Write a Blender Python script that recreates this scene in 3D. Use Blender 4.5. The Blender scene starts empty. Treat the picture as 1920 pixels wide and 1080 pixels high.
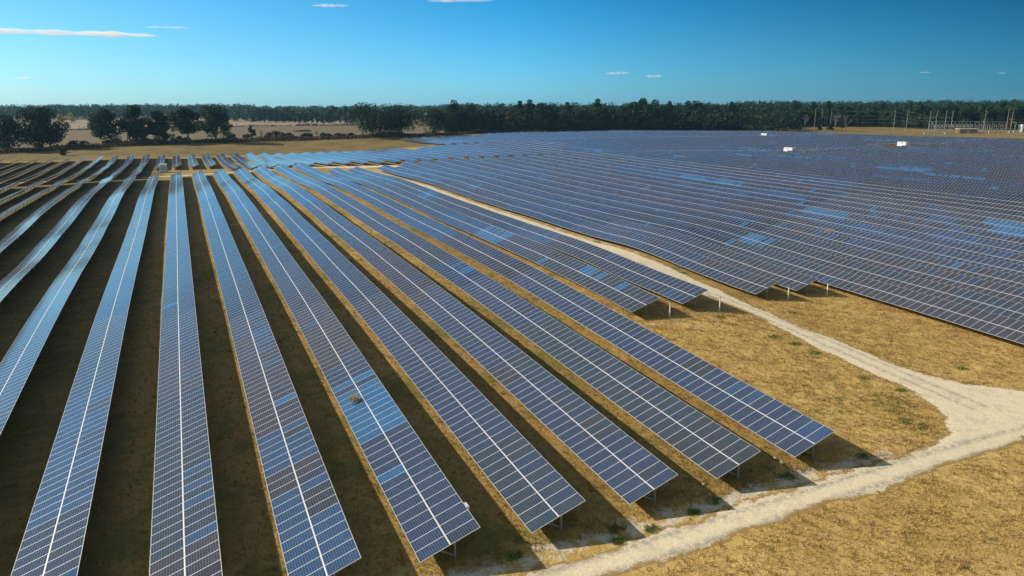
import bpy, math, random
import numpy as np
from mathutils import Matrix, Vector

# ------------------------------------------------------------------ camera, world, sun, exposure
# world frame: +Y runs along the panel rows, +X across them (towards their high edges), metres
sc = bpy.context.scene
C = sc.collection
CAM_H, FPX, PITCH, ROLL, HEAD = 26.94, 1361.0, 0.246, -0.006, 0.4215
cam_d = bpy.data.cameras.new('camera'); cam = bpy.data.objects.new('camera', cam_d); C.objects.link(cam)
cam_d.sensor_width = 36.0; cam_d.lens = 36.0 * FPX / 1920.0
cam_d.clip_start = 0.5; cam_d.clip_end = 30000
cam.matrix_world = (Matrix.Translation((0, 0, CAM_H)) @ Matrix.Rotation(-HEAD, 4, 'Z')
                    @ Matrix.Rotation(math.pi / 2 - PITCH, 4, 'X') @ Matrix.Rotation(ROLL, 4, 'Z'))
sc.camera = cam

SUN_EL = math.radians(28.5)
SUN_DIR2 = Vector((-0.79, 0.613)).normalized()           # horizontal direction towards the sun
SUN_ROT = math.atan2(SUN_DIR2.x, SUN_DIR2.y)
world = bpy.data.worlds.new("World"); sc.world = world; world.use_nodes = True
wn = world.node_tree; wn.nodes.clear()
w_out = wn.nodes.new('ShaderNodeOutputWorld'); w_bg = wn.nodes.new('ShaderNodeBackground')
w_sky = wn.nodes.new('ShaderNodeTexSky'); w_sky.sky_type = 'NISHITA'; w_sky.sun_disc = False
w_sky.sun_elevation = SUN_EL; w_sky.sun_rotation = SUN_ROT
w_sky.altitude = 100; w_sky.air_density = 1.0; w_sky.dust_density = 0.35; w_sky.ozone_density = 3.0
w_bg.inputs['Strength'].default_value = 0.070
# the photograph was taken through a polarising filter: the clear sky ahead deepens with height and away from the sun
def _w(typ, **kw):
    nd = wn.nodes.new('ShaderNode' + typ)
    for k, v in kw.items(): setattr(nd, k, v)
    return nd
def _wm(op, a, b):
    nd = _w('Math', operation=op)
    for k, v in ((0, a), (1, b)):
        if isinstance(v, bpy.types.NodeSocket): wn.links.new(v, nd.inputs[k])
        else: nd.inputs[k].default_value = v
    return nd.outputs[0]
w_co = _w('TexCoord'); w_no = _w('VectorMath', operation='NORMALIZE'); wn.links.new(w_co.outputs['Generated'], w_no.inputs[0])
w_xyz = _w('SeparateXYZ'); wn.links.new(w_no.outputs[0], w_xyz.inputs[0])
w_h = _wm('SQRT', _wm('MAXIMUM', _wm('SUBTRACT', 1.0, _wm('MULTIPLY', w_xyz.outputs[2], w_xyz.outputs[2])), 0.01), 0.0)
w_p = _wm('DIVIDE', _wm('ADD', _wm('MULTIPLY', w_xyz.outputs[0], math.cos(HEAD)), _wm('MULTIPLY', w_xyz.outputs[1], -math.sin(HEAD))), w_h)
w_t = _wm('ADD', _wm('MULTIPLY', w_p, 0.5), 0.5)
def _ramp(cols):
    r = _w('ValToRGB'); e = r.color_ramp.elements
    while len(e) < len(cols): e.new(0.5)
    for el, (pos, c) in zip(e, cols): el.position = pos; el.color = (*[q / 3.0 for q in c], 1)
    wn.links.new(w_t, r.inputs[0]); return r.outputs[0]
w_low = _ramp([(.0, (.80, 1.25, 1.65)), (.21, (.74, 1.25, 1.70)), (.5, (.48, 1.25, 2.15)), (.79, (.11, .52, .95)), (1.0, (.10, .45, .80))])
w_top = _ramp([(.0, (.62, 1.15, 1.40)), (.21, (.48, 1.12, 1.44)), (.5, (.09, .88, 1.36)), (.79, (.004, .22, .41)), (1.0, (.004, .19, .35))])
w_el = _w('MapRange', interpolation_type='SMOOTHSTEP'); wn.links.new(w_xyz.outputs[2], w_el.inputs[0]); w_el.inputs[1].default_value = -0.03; w_el.inputs[2].default_value = 0.17
w_mx = _w('Mix', data_type='RGBA'); wn.links.new(w_el.outputs[0], w_mx.inputs[0]); wn.links.new(w_low, w_mx.inputs[6]); wn.links.new(w_top, w_mx.inputs[7])
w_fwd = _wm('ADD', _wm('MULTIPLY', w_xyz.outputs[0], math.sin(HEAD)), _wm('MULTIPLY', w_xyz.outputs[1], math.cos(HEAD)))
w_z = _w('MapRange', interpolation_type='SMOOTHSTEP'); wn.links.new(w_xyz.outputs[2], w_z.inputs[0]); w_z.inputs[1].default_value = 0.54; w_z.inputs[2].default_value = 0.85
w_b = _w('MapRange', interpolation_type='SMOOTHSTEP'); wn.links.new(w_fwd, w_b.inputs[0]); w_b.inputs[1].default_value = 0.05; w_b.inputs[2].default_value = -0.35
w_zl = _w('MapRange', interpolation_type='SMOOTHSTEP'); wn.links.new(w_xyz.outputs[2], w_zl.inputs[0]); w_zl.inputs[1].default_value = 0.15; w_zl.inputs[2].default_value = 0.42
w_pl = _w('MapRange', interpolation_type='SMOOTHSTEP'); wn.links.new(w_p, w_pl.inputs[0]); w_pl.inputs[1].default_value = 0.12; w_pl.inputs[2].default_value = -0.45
w_lm = _w('Mix', data_type='RGBA'); wn.links.new(_wm('MULTIPLY', w_zl.outputs[0], w_pl.outputs[0]), w_lm.inputs[0]); wn.links.new(w_mx.outputs[2], w_lm.inputs[6]); w_lm.inputs[7].default_value = (1.12 / 3, 0.98 / 3, 0.86 / 3, 1)  # high left sky greyed to take the blue out of panel reflections
w_n = _w('Mix', data_type='RGBA'); wn.links.new(_wm('MAXIMUM', w_z.outputs[0], w_b.outputs[0]), w_n.inputs[0]); wn.links.new(w_lm.outputs[2], w_n.inputs[6]); w_n.inputs[7].default_value = (2.95 / 3, 2.15 / 3, 1.40 / 3, 1)  # warm boost added to zenith and rear sky to lift the shaded ground
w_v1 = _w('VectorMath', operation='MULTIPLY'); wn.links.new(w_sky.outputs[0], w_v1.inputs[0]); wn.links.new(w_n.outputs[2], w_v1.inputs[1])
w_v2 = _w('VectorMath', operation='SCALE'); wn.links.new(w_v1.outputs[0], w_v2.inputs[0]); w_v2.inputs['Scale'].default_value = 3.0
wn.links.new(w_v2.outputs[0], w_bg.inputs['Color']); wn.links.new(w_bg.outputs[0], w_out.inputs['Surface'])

sun_d = bpy.data.lights.new('sun', 'SUN'); sun_d.energy = 5.0; sun_d.angle = math.radians(0.5)
sun_d.color = (1.0, 0.90, 0.74)
sun = bpy.data.objects.new('sun', sun_d); C.objects.link(sun)
to_sun = Vector((SUN_DIR2.x * math.cos(SUN_EL), SUN_DIR2.y * math.cos(SUN_EL), math.sin(SUN_EL)))
sun.rotation_euler = to_sun.to_track_quat('Z', 'Y').to_euler()
sun.location = (-60, 60, 90)

sc.view_settings.view_transform = 'Standard'; sc.view_settings.look = 'None'
sc.view_settings.exposure = 0.4; sc.view_settings.gamma = 1.0; sc.view_settings.use_curve_mapping = False
sc.render.engine = 'CYCLES'
sc.cycles.max_bounces = 6; sc.cycles.transparent_max_bounces = 12; sc.cycles.volume_bounces = 4; sc.cycles.max_bounces = 7

HAZE_D = 5e-5
RNG = np.random.default_rng(7); random.seed(7)

# ------------------------------------------------------------------ small helpers
class NT:
    """tiny node-graph builder"""
    def __init__(self, name):
        self.m = bpy.data.materials.new(name); self.m.use_nodes = True
        self.t = self.m.node_tree; self.t.nodes.clear()
        self.out = self.t.nodes.new('ShaderNodeOutputMaterial')
    def n(self, typ, ins=None, **props):
        nd = self.t.nodes.new('ShaderNode' + typ)
        for k, v in props.items(): setattr(nd, k, v)
        for k, v in (ins or {}).items():
            s = nd.inputs[k]
            if isinstance(v, bpy.types.NodeSocket): self.t.links.new(v, s)
            else: s.default_value = v
        return nd
    def math(self, op, a, b=0.0, c=0.0, clamp=False):
        return self.n('Math', {0: a, 1: b, 2: c}, operation=op, use_clamp=clamp).outputs[0]
    def mix(self, f, a, b, blend='MIX'):
        nd = self.n('Mix', data_type='RGBA', blend_type=blend)
        for k, v in ((0, f), (6, a), (7, b)):
            s = nd.inputs[k]
            if isinstance(v, bpy.types.NodeSocket): self.t.links.new(v, s)
            else: s.default_value = v if k == 0 else (v + (1.0,) if len(v) == 3 else v)
        return nd.outputs[2]
    def noise(self, vec, scale, detail=3.0, rough=0.6, dist=0.0):
        return self.n('TexNoise', {'Vector': vec, 'Scale': scale, 'Detail': detail, 'Roughness': rough, 'Distortion': dist}).outputs[0]
    def smooth(self, x, a, b):
        return self.n('MapRange', {0: x, 1: a, 2: b, 3: 0.0, 4: 1.0}, interpolation_type='SMOOTHSTEP').outputs[0]
    def surface(self, sh): self.t.links.new(sh, self.out.inputs['Surface']); return self.m

def mat_plain(name, col, rough=0.6, metal=0.0, var=0.12, scale=6.0):
    g = NT(name); co = g.n('TexCoord').outputs['Object']
    f = g.noise(co, scale, 4.0)
    c = g.mix(f, tuple(max(0, x * (1 - var)) for x in col), tuple(min(1, x * (1 + var)) for x in col))
    p = g.n('BsdfPrincipled', {'Base Color': c, 'Roughness': rough, 'Metallic': metal})
    return g.surface(p.outputs[0])

def mesh_np(name, verts, faces, mats=(), uv=None, tint=None, midx=None, smooth=False):
    """verts (n,3); faces (m,k) with one k"""
    me = bpy.data.meshes.new(name)
    v = np.asarray(verts, np.float32); f = np.asarray(faces, np.int32); k = f.shape[1]
    me.vertices.add(len(v)); me.vertices.foreach_set('co', v.ravel())
    me.loops.add(f.size); me.loops.foreach_set('vertex_index', f.ravel())
    me.polygons.add(len(f))
    me.polygons.foreach_set('loop_start', np.arange(0, f.size, k, dtype=np.int32))
    if midx is not None: me.polygons.foreach_set('material_index', np.asarray(midx, np.int32))
    me.polygons.foreach_set("use_smooth", np.full(len(f), bool(smooth)))
    for m in mats: me.materials.append(m)
    me.update(calc_edges=True)
    if uv is not None:
        l = me.uv_layers.new(name='UVMap'); l.data.foreach_set('uv', np.asarray(uv, np.float32).ravel())
    if tint is not None:
        a = me.attributes.new('tint', 'FLOAT_COLOR', 'POINT' if len(tint) == len(v) else 'FACE')
        t = np.ones((len(tint), 4), np.float32); t[:, :tint.shape[1]] = tint
        a.data.foreach_set('color', t.ravel())
    me.validate()
    return me

class MB:
    """collects simple solids, makes ONE mesh"""
    def __init__(self): self.v = []; self.f = []; self.mi = []
    def add(self, vs, fs, mi=0):
        o = len(self.v); self.v += [tuple(p) for p in vs]; self.f += [tuple(i + o for i in f) for f in fs]; self.mi += [mi] * len(fs)
    def box(self, c, s, rz=0.0, mi=0, ry=0.0):
        hx, hy, hz = s[0] / 2, s[1] / 2, s[2] / 2
        M = Matrix.Translation(c) @ Matrix.Rotation(rz, 4, 'Z') @ Matrix.Rotation(ry, 4, 'Y')
        vs = [M @ Vector((x, y, z)) for z in (-hz, hz) for y in (-hy, hy) for x in (-hx, hx)]
        self.add(vs, [(0, 2, 3, 1), (4, 5, 7, 6), (0, 1, 5, 4), (2, 6, 7, 3), (0, 4, 6, 2), (1, 3, 7, 5)], mi)
    def tube(self, pts, rad, n=6, mi=0, cap=True):
        pts = [Vector(p) for p in pts]; rings = []
        if not hasattr(rad, '__len__'): rad = [rad] * len(pts)
        for i, p in enumerate(pts):
            d = (pts[min(i + 1, len(pts) - 1)] - pts[max(i - 1, 0)])
            d = d.normalized() if d.length > 1e-9 else Vector((0, 0, 1))
            a = d.orthogonal().normalized() if abs(d.z) > 0.98 else d.cross(Vector((0, 0, 1))).normalized()
            b = d.cross(a)
            rings.append([p + (a * math.cos(2 * math.pi * j / n) + b * math.sin(2 * math.pi * j / n)) * rad[i] for j in range(n)])
        vs = [q for r in rings for q in r]; fs = []
        for i in range(len(pts) - 1):
            for j in range(n):
                fs.append((i * n + j, i * n + (j + 1) % n, (i + 1) * n + (j + 1) % n, (i + 1) * n + j))
        if cap: fs += [tuple(range(n))[::-1], tuple(range((len(pts) - 1) * n, len(pts) * n))]
        self.add(vs, fs, mi)
    def bar(self, a, b, w, h=None, mi=0):
        a, b = Vector(a), Vector(b); d = b - a; L = d.length; d.normalize(); h = h or w
        up = Vector((0, 0, 1)) if abs(d.z) < 0.95 else Vector((1, 0, 0))
        x = d.cross(up).normalized(); y = x.cross(d)
        vs = [p + x * sx * w / 2 + y * sy * h / 2 for p in (a, b) for sy in (-1, 1) for sx in (-1, 1)]
        self.add(vs, [(0, 1, 3, 2), (4, 6, 7, 5), (0, 4, 5, 1), (2, 3, 7, 6), (0, 2, 6, 4), (1, 5, 7, 3)], mi)
    def mesh(self, name, mats, smooth=False):
        me = bpy.data.meshes.new(name); me.from_pydata(self.v, [], self.f)
        for m in (mats if isinstance(mats, (list, tuple)) else [mats]): me.materials.append(m)
        me.polygons.foreach_set('material_index', self.mi)
        if smooth: me.polygons.foreach_set('use_smooth', [True] * len(self.f))
        me.update(); return me
    def build(self, name, mats, parent=None, smooth=False):
        return link(name, self.mesh(name, mats, smooth), parent)

def link(name, me, parent=None, loc=None):
    o = bpy.data.objects.new(name, me); C.objects.link(o)
    if parent: o.parent = parent
    if loc is not None: o.location = loc
    return o
def tag(o, label=None, cat=None, group=None, kind=None):
    if label: o['label'] = label
    if cat: o['category'] = cat
    if group: o['group'] = group
    if kind: o['kind'] = kind
    return o
def thing(name, label, cat, loc, rz=0.0, group=None):
    o = bpy.data.objects.new(name, None); C.objects.link(o); o.empty_display_size = 0.3
    o.location = loc; o.rotation_euler = (0, 0, rz); return tag(o, label, cat, group)
def dup(root, loc, rz=0.0, scale=None, label=None, group=None):
    r = root.copy(); C.objects.link(r); r.location = loc; r.rotation_euler = (0, 0, rz)
    if scale is not None: r.scale = scale if hasattr(scale, '__len__') else (scale,) * 3
    tag(r, label, None, group)
    for ch in list(root.children):
        c = ch.copy(); C.objects.link(c); c.parent = r
        for gch in list(ch.children):
            d = gch.copy(); C.objects.link(d); d.parent = c
    return r
ORD = ['', 'first', 'second', 'third', 'fourth', 'fifth', 'sixth', 'seventh', 'eighth', 'ninth', 'tenth', 'eleventh', 'twelfth', 'thirteenth',
       'fourteenth', 'fifteenth', 'sixteenth', 'seventeenth', 'eighteenth', 'nineteenth']
TENS = ['', '', 'twenty', 'thirty', 'forty', 'fifty', 'sixty', 'seventy', 'eighty', 'ninety']
TENTH = ['', '', 'twentieth', 'thirtieth', 'fortieth', 'fiftieth', 'sixtieth', 'seventieth', 'eightieth', 'ninetieth']
def ordinal(n):
    if n < 20: return ORD[n]
    if n >= 100: return 'hundredth' if n == 100 else 'hundred-and-' + ordinal(n - 100)
    return TENTH[n // 10] if n % 10 == 0 else TENS[n // 10] + '-' + ORD[n % 10]
def screen_x(x, y, z=5.0):
    X = x * math.cos(HEAD) - y * math.sin(HEAD); Y = x * math.sin(HEAD) + y * math.cos(HEAD)
    return 960 + FPX * X / (Y * math.cos(PITCH) - (z - CAM_H) * math.sin(PITCH))
def at(px, r):
    """ground point at horizontal distance r in the viewing direction of picture column px"""
    a = HEAD + math.atan((px - 960) / (FPX / math.cos(PITCH)) * 1.0)
    return math.sin(a) * r, math.cos(a) * r

# ------------------------------------------------------------------ the lie of the land
CTRL = np.array([[float(q) for q in p.split(',')] for p in """
19,290,3.28 19,269,3.13 19,245,3.08 19,220,3.64 19,199,4.01 19,182,3.83 19,165,3.85 19,150,3.50 19,118,3.17 19,109,2.95 19,100,2.83 19,36,0.84
26,290,3.60 26,275,3.55 26,257,3.59 26,234,3.91 26,215,4.35 26,203,4.50 26,189,4.41 26,172,4.40 26,157,4.20 26,144,3.84 26,130,3.63 26,121,3.66
26,110,3.53 26,98,3.22 26,36,1.06 33,290,3.96 33,274,3.89 33,263,3.80 33,249,3.84 33,231,4.11 33,211,4.48 33,197,4.75 33,190,4.81 33,179,4.51
33,170,4.44 33,158,4.19 33,143,4.10 33,128,3.92 33,119,3.94 33,112,3.79 33,101,3.57 33,91,3.35 33,35,1.26 40,291,4.30 40,272,4.10 40,254,4.10
40,238,4.11 40,224,4.28 40,208,4.86 40,200,4.87 40,190,4.84 40,177,4.84 40,166,4.72 40,156,4.61 40,144,4.38 40,133,4.20 40,89,3.74 40,78,3.27
40,71,2.96 40,120,4.11 40,109,3.97 40,100,3.88 40,35,1.35 47,257,4.43 47,239,4.43 47,222,4.67 47,211,4.97 47,198,5.08 47,186,5.03 47,175,4.85
47,166,4.80 47,153,4.57 47,142,4.30 47,132,4.24 47,99,4.11 47,89,3.94 47,78,3.68 47,67,2.98 54,256,4.67 54,242,4.44 54,227,4.69 54,213,4.99
54,200,5.18 54,190,5.12 54,175,4.98 54,162,4.66 54,155,4.51 54,144,4.55 54,132,4.35 54,123,4.31 54,111,4.31 54,98,4.29 54,89,4.06 54,68,3.54
68,271,3.63 68,256,3.57 68,240,3.79 68,228,3.92 68,223,3.98 68,212,3.99 68,202,4.09 68,190,3.78 68,179,3.65 68,165,3.43 68,158,3.51 68,144,3.47
68,132,3.40 68,119,3.25 68,110,3.21 68,88,2.93 68,79,2.52 68,70,2.22 66,272,3.41 66,256,3.37 66,242,3.48 66,231,3.63 66,214,3.68 66,199,3.76
66,185,3.54 66,172,3.27 66,161,3.29 66,154,3.16 66,144,3.31 66,132,3.17 66,121,3.10 66,111,3.07 66,86,2.75 66,78,2.32 66,70,2.09 75,98,3.30
75,88,2.59 82,107,3.35 82,99,2.76 82,93,2.52 -14,289,2.47 -14,251,2.79 -14,221,3.59 -14,193,3.30 -14,173,2.82 -14,150,2.40 -14,161,2.80 -14,139,2.57
-14,118,2.58 -14,104,2.39 -14,93,2.34 -14,82,2.11 -21,296,2.03 -21,265,2.42 -21,237,3.08 -21,213,3.43 -21,202,3.30 -21,183,2.74 -21,167,2.44 -21,153,2.54
-21,143,2.17 -21,130,2.16 -21,119,2.50 -21,109,2.54 -21,101,2.59 -28,280,2.75 -28,252,2.83 -28,239,2.78 -28,222,3.03 -28,206,3.02 -28,193,2.86 -28,183,2.76
-28,172,2.44 -28,157,2.21 -28,170,2.51 -28,144,2.25 -35,311,1.29 -35,271,1.68 -35,236,2.41 -35,216,2.74 -35,193,2.86 -35,179,2.94 84,48,1.01 98,56,1.34
112,65,1.44 126,73,1.64 140,82,1.93 154,91,2.20 168,99,2.35 183,108,2.48 197,117,2.45 211,125,2.36 260,160,2.20 330,200,2.60 420,240,3.20 150,200,3.20
200,210,3.20 260,230,2.40 117,291,4.10 131,291,4.40 146,291,4.40 160,291,4.55 182,291,4.30 204,291,3.65 222,291,3.40 255,291,2.50 281,291,1.50 289,294,1.70
387,305,2.00 376,407,3.80 300,403,4.60 154,403,4.70 168,403,5.20 182,403,5.40 196,403,5.30 230,403,5.20 146,431,4.00 450,294,3.90 450,374,3.00 450,413,3.30
450,480,3.00 180,527,3.30 200,527,3.60 148,517,3.20 168,517,3.50 250,545,4.20 300,551,3.90 345,545,3.90 400,520,3.40 0,342,1.20 14,342,1.10 0,428,0.95
21,428,1.10 35,422,0.95 49,422,0.60 63,420,0.50 62,413,0.95 83,413,1.20 104,413,1.60 120,374,3.00 -77,429,1.40 -63,429,1.20 -49,429,1.20 -35,429,1.50
-21,429,1.80 -14,429,1.50 -14,330,1.60 -14,358,0.90 -14,390,0.20 -21,311,1.20 -21,378,0.10 -28,348,0.60 -28,387,0.20 -35,373,0.90 -35,394,0.80 21,299,3.10
35,299,3.40 42,299,3.80 56,293,4.00 70,293,3.85 77,293,3.70 0,36,0.80 -15,36,0.60 -40,60,1.20 -60,120,2.00 -70,200,2.20 -80,300,1.40 0,100,2.70
0,150,3.10 0,200,3.60 0,250,2.90 0,291,2.60 60,35,1.00 90,20,0.60 20,15,0.40 -20,10,0.30 70,40,1.00 -90,545,4.50 0,545,5.00 70,545,5.00
144,560,5.00
""".split()])
def _fit(A, lam):
    x = A[:, :2] / 100.0; n = len(x); d = np.linalg.norm(x[:, None] - x[None], axis=2)
    K = np.where(d > 0, d * d * np.log(d + 1e-12), 0) + lam * np.eye(n); P = np.c_[np.ones(n), x]
    return np.linalg.solve(np.block([[K, P], [P.T, np.zeros((3, 3))]]), np.r_[A[:, 2], 0, 0, 0])
TPSW = _fit(CTRL, 0.006)
def sstep(x, a, b):
    t = np.clip((x - a) / (b - a), 0, 1); return t * t * (3 - 2 * t)
def G(x, y):
    x = np.atleast_1d(np.asarray(x, float)); y = np.atleast_1d(np.asarray(y, float)); shp = np.broadcast(x, y).shape
    x = np.broadcast_to(x, shp).ravel(); y = np.broadcast_to(y, shp).ravel()
    q = np.c_[np.clip(x, -95, 470), np.clip(y, 5, 560)] / 100.0; k = CTRL[:, :2] / 100.0
    near = np.empty(len(q))
    for i in range(0, len(q), 20000):
        d = np.sqrt(((q[i:i + 20000, None] - k[None]) ** 2).sum(2))
        near[i:i + 20000] = (d * d * np.log(d + 1e-9)) @ TPSW[:-3] + TPSW[-3] + q[i:i + 20000] @ TPSW[-2:]
    out = np.hypot(np.maximum(np.maximum(-95 - x, x - 470), 0), np.maximum(np.maximum(5 - y, y - 560), 0))
    r = np.hypot(x, y); az = np.degrees(np.arctan2(x, y)) - math.degrees(HEAD)
    far = 4.6 + 2.5 * sstep(r, 1100, 1700) + 7.0 * sstep(r, 1500, 2300)
    far = far + 6.0 * sstep(r, 660, 860) * sstep(az, -8, -1) * (1 - sstep(az, 14, 22)) + 7 * sstep(r, 900, 1500) * sstep(az, 12, 20)
    wgt = sstep(out, 20, 160)
    return (near * (1 - wgt) + far * wgt).reshape(shp)
def g1(x, y): return float(G(x, y)[0])

# ------------------------------------------------------------------ row layout
PITCH_ROW, C_FIRST, TILT, W = 7.032, 38.13, 0.333, 3.955
CT, ST = math.cos(TILT), math.sin(TILT)
MOD, COL = 0.991, 1.011           # module width, column pitch
HL = 0.85                         # low edge above ground
def c_low(i): return C_FIRST - (i - 1) * PITCH_ROW
def segments(i):
    """(tier, start, end) of every table on row line i"""
    if i >= 9:   t = [(1, 36.0, 286.5), (2, 292.0, 429.0)]
    elif i == 8: t = [(1, 36.0, 281.0), (2, 342.0, 428.5)]
    elif i >= 5: t = [(1, 35.4, 290.5), (2, 342.0, 428.0)]
    elif i >= 1: t = [(1, 35.3, 290.5), (2, 298.5, 424.0)]
    elif i >= -1: t = [(1, 67.2, 257.5), (2, 294.5, 420.0)]
    elif i == -2: t = [(2, 294.0, 419.0)]
    elif i >= -4: t = [(1, 70.3, 271.5), (2, 294.0, 415.0)]
    else:
        near = max(38.0, 0.60 * c_low(i) - 14)
        t = [(1, near, 290.5)]
        if i >= -9:    t.append((2, 296.0, 413.0))
        elif i >= -13: t.append((2, 296.0, 390.0 if i == -10 else 402.0))
        else:
            end = 517.0 if i > -18 else 527.0 if i > -25 else 545.0
            cm = c_low(i)
            end = min(end, 545 - max(0, cm - 330) * 0.45)
            t += [(2, 296.0, 402.0), (3, 409.0, end)]
    out = []
    for k, a, b in t:                       # clearings round the inverter cabins
        if -50 <= i <= -48 and k == 1: b = 282.0
        if -50 <= i <= -46 and k == 2: a = 312.0
        if i in (-35, -36) and k == 1: b = 284.0
        if i in (-47, -48) and k == 3: a = 418.0
        out.append((k, a, b))
    return out
ROWS = list(range(20, -59, -1))

# ------------------------------------------------------------------ ground
def axis(parts):
    out = [parts[0][0]]
    for a, b, st in parts:
        n = max(1, int(round((b - a) / st))); out += list(a + (b - a) * (np.arange(n) + 1) / n)
    return np.array(out)
GX = axis([(-9000, -3000, 600), (-3000, -900, 150), (-900, -200, 35), (-200, -70, 6), (-70, -20, 2), (-20, 110, 0.8), (110, 200, 2.5), (200, 640, 7), (640, 1600, 30), (1600, 4000, 150), (4000, 11000, 700)])
GY = axis([(-2500, -300, 200), (-300, -20, 20), (-20, 14, 3), (14, 100, 0.8), (100, 330, 2.2), (330, 620, 5), (620, 1000, 16), (1000, 2600, 60), (2600, 6000, 200), (6000, 12000, 800)])
XX, YY = np.meshgrid(GX, GY)
ZZ = G(XX, YY)
nx, ny = len(GX), len(GY)
idx = np.arange(nx * ny).reshape(ny, nx)
gf = np.stack([idx[:-1, :-1], idx[:-1, 1:], idx[1:, 1:], idx[1:, :-1]], -1).reshape(-1, 4)
r_ = np.hypot(XX, YY)
inside = ((YY > 33) & (YY < 300) & (XX < 58)) | ((XX > 64) & (YY > 70) & (XX > YY * 0 + 64) & (XX < 470) & (YY < 550)) | ((YY >= 330) & (YY < 430) & (XX < 140))
low_right = (XX > 78) & (YY < 0.62 * XX - 2)
inside &= ~low_right & ~((XX > 38) & (YY < 64) & (XX < 80))
green = 0.05 + 0.50 * inside + 0.85 * sstep(YY, 424, 440) * (1 - sstep(YY, 515, 545)) * (.75 + .25 * sstep(XX, -10, 60)) * (1 - sstep(XX, 200, 260))
green += 0.25 * ((YY > 298) & (YY < 345) & (XX < -15))
sand = np.exp(-((YY - 34.2) / 1.6) ** 2) * ((XX > 8) & (XX < 47)) * 0.75 + 0.55 * ((np.abs(XX - 62.5) < 5) & (YY > 95) & (YY < 275))
sand += 0.35 * ((XX > 40) & (XX < 60) & (YY > 64) & (YY < 72))
sand = np.maximum(sand, 0.42 * ((XX > 520) & (XX < 690) & (YY > 300) & (YY < 470)))
field = ((r_ > 552) & (YY > 545 + 0.12 * XX) & (XX < 560)).astype(float)
def soften(a, n=3):
    for _ in range(n):
        b_ = np.pad(a, 1, mode='edge'); a = (b_[:-2, 1:-1] + b_[2:, 1:-1] + b_[1:-1, :-2] + b_[1:-1, 2:] + 2 * b_[1:-1, 1:-1]) / 6
    return a
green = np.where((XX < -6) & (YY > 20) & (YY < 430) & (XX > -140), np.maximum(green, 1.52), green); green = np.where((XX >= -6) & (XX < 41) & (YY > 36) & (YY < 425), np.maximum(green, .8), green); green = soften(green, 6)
strip_ = sstep(YY, 424, 440) * (1 - sstep(YY, 560, 575)) * (1 - sstep(XX, 200, 260)) * (XX > -400)
azd = np.degrees(np.arctan2(XX, YY)) - math.degrees(HEAD)
green = np.maximum(green, 1.75 * np.maximum(strip_, sstep(XX, 470, 485) * (YY > -200)))
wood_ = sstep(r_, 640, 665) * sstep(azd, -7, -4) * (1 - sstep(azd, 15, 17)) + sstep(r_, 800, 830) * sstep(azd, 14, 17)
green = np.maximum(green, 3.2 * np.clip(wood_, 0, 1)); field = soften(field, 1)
mask = np.stack([green, sand, field], -1).reshape(-1, 3)
g = NT('ground_cover')
pos = g.n('NewGeometry').outputs['Position']
att = g.n('Attribute', attribute_name='tint').outputs['Color']
sp = g.n('SeparateColor', {0: att})
n_fine = g.noise(pos, 5.0, 5.0, 0.7); n_mid = g.noise(pos, 0.55, 5.0, 0.62, 0.6); n_big = g.noise(pos, 0.055, 4.0, 0.6)
n_str = g.noise(g.n('Mapping', {'Vector': pos, 'Rotation': (0, 0, .35), 'Scale': (.30, 0.9, 1.0)}).outputs[0], .8, 5.0, 0.68, .5)
straw = g.mix(g.smooth(n_mid, .3, .72), (.385, .252, .080), (.565, .395, .142))
straw = g.mix(g.math('MULTIPLY', g.smooth(n_big, .42, .66), .55), straw, (.34, .212, .064))
straw = g.mix(g.math('MULTIPLY', g.smooth(n_fine, .45, .8), .6), straw, (.64, .46, .19))
grn = g.mix(g.smooth(n_fine, .3, .7), (.21, .132, .042), (.38, .245, .088))
grn = g.mix(g.smooth(g.noise(pos, .21, 5.0, .65, .7), .47, .64), grn, g.mix(n_fine, (.09, .090, .022), (.22, .19, .055)))
gm = g.math('ADD', sp.outputs[0], g.math('MULTIPLY', g.math('SUBTRACT', n_big, .5), 1.5))
gm = g.math('ADD', gm, g.math('MULTIPLY', g.math('SUBTRACT', n_mid, .5), 1.5))
c1 = g.mix(g.math('MULTIPLY', g.smooth(gm, .28, .8), .92), straw, grn)
brown = g.mix(n_str, (.16, .098, .036), (.30, .205, .080))
c1 = g.mix(g.math('MULTIPLY', g.smooth(n_str, .52, .75), .35), c1, brown)
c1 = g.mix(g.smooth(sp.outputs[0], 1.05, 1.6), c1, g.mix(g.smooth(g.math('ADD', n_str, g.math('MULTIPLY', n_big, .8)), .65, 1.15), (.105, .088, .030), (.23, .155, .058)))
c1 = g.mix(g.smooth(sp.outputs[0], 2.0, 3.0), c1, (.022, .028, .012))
sandc = g.mix(n_fine, (.38, .32, .23), (.66, .59, .47))
sm = g.math('ADD', sp.outputs[1], g.math('ADD', g.math('MULTIPLY', g.math('SUBTRACT', n_mid, .5), 1.9), g.math('MULTIPLY', g.math('SUBTRACT', n_fine, .5), .7)))
c1 = g.mix(g.smooth(sm, .5, .78), c1, sandc)
crop = g.mix(g.noise(g.n('Mapping', {'Vector': pos, 'Rotation': (0, 0, .5), 'Scale': (.02, .35, 1)}).outputs[0], 1.0, 4.0), (.125, .097, .054), (.175, .140, .082))
dist = g.n('VectorMath', {0: pos}, operation='LENGTH').outputs['Value']
crop = g.mix(g.math('MULTIPLY', g.smooth(dist, 960, 1010), .7), crop, (.32, .25, .165))
c1 = g.mix(sp.outputs[2], c1, crop)
n_lump = g.noise(pos, 1.9, 4.0, .6, .5)
bh = g.math('ADD', g.math('ADD', g.math('MULTIPLY', n_fine, .5), g.math('MULTIPLY', n_mid, .9)), g.math('MULTIPLY', n_lump, 1.0))
bump = g.n('Bump', {'Height': bh, 'Strength': .55, 'Distance': .22})
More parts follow.
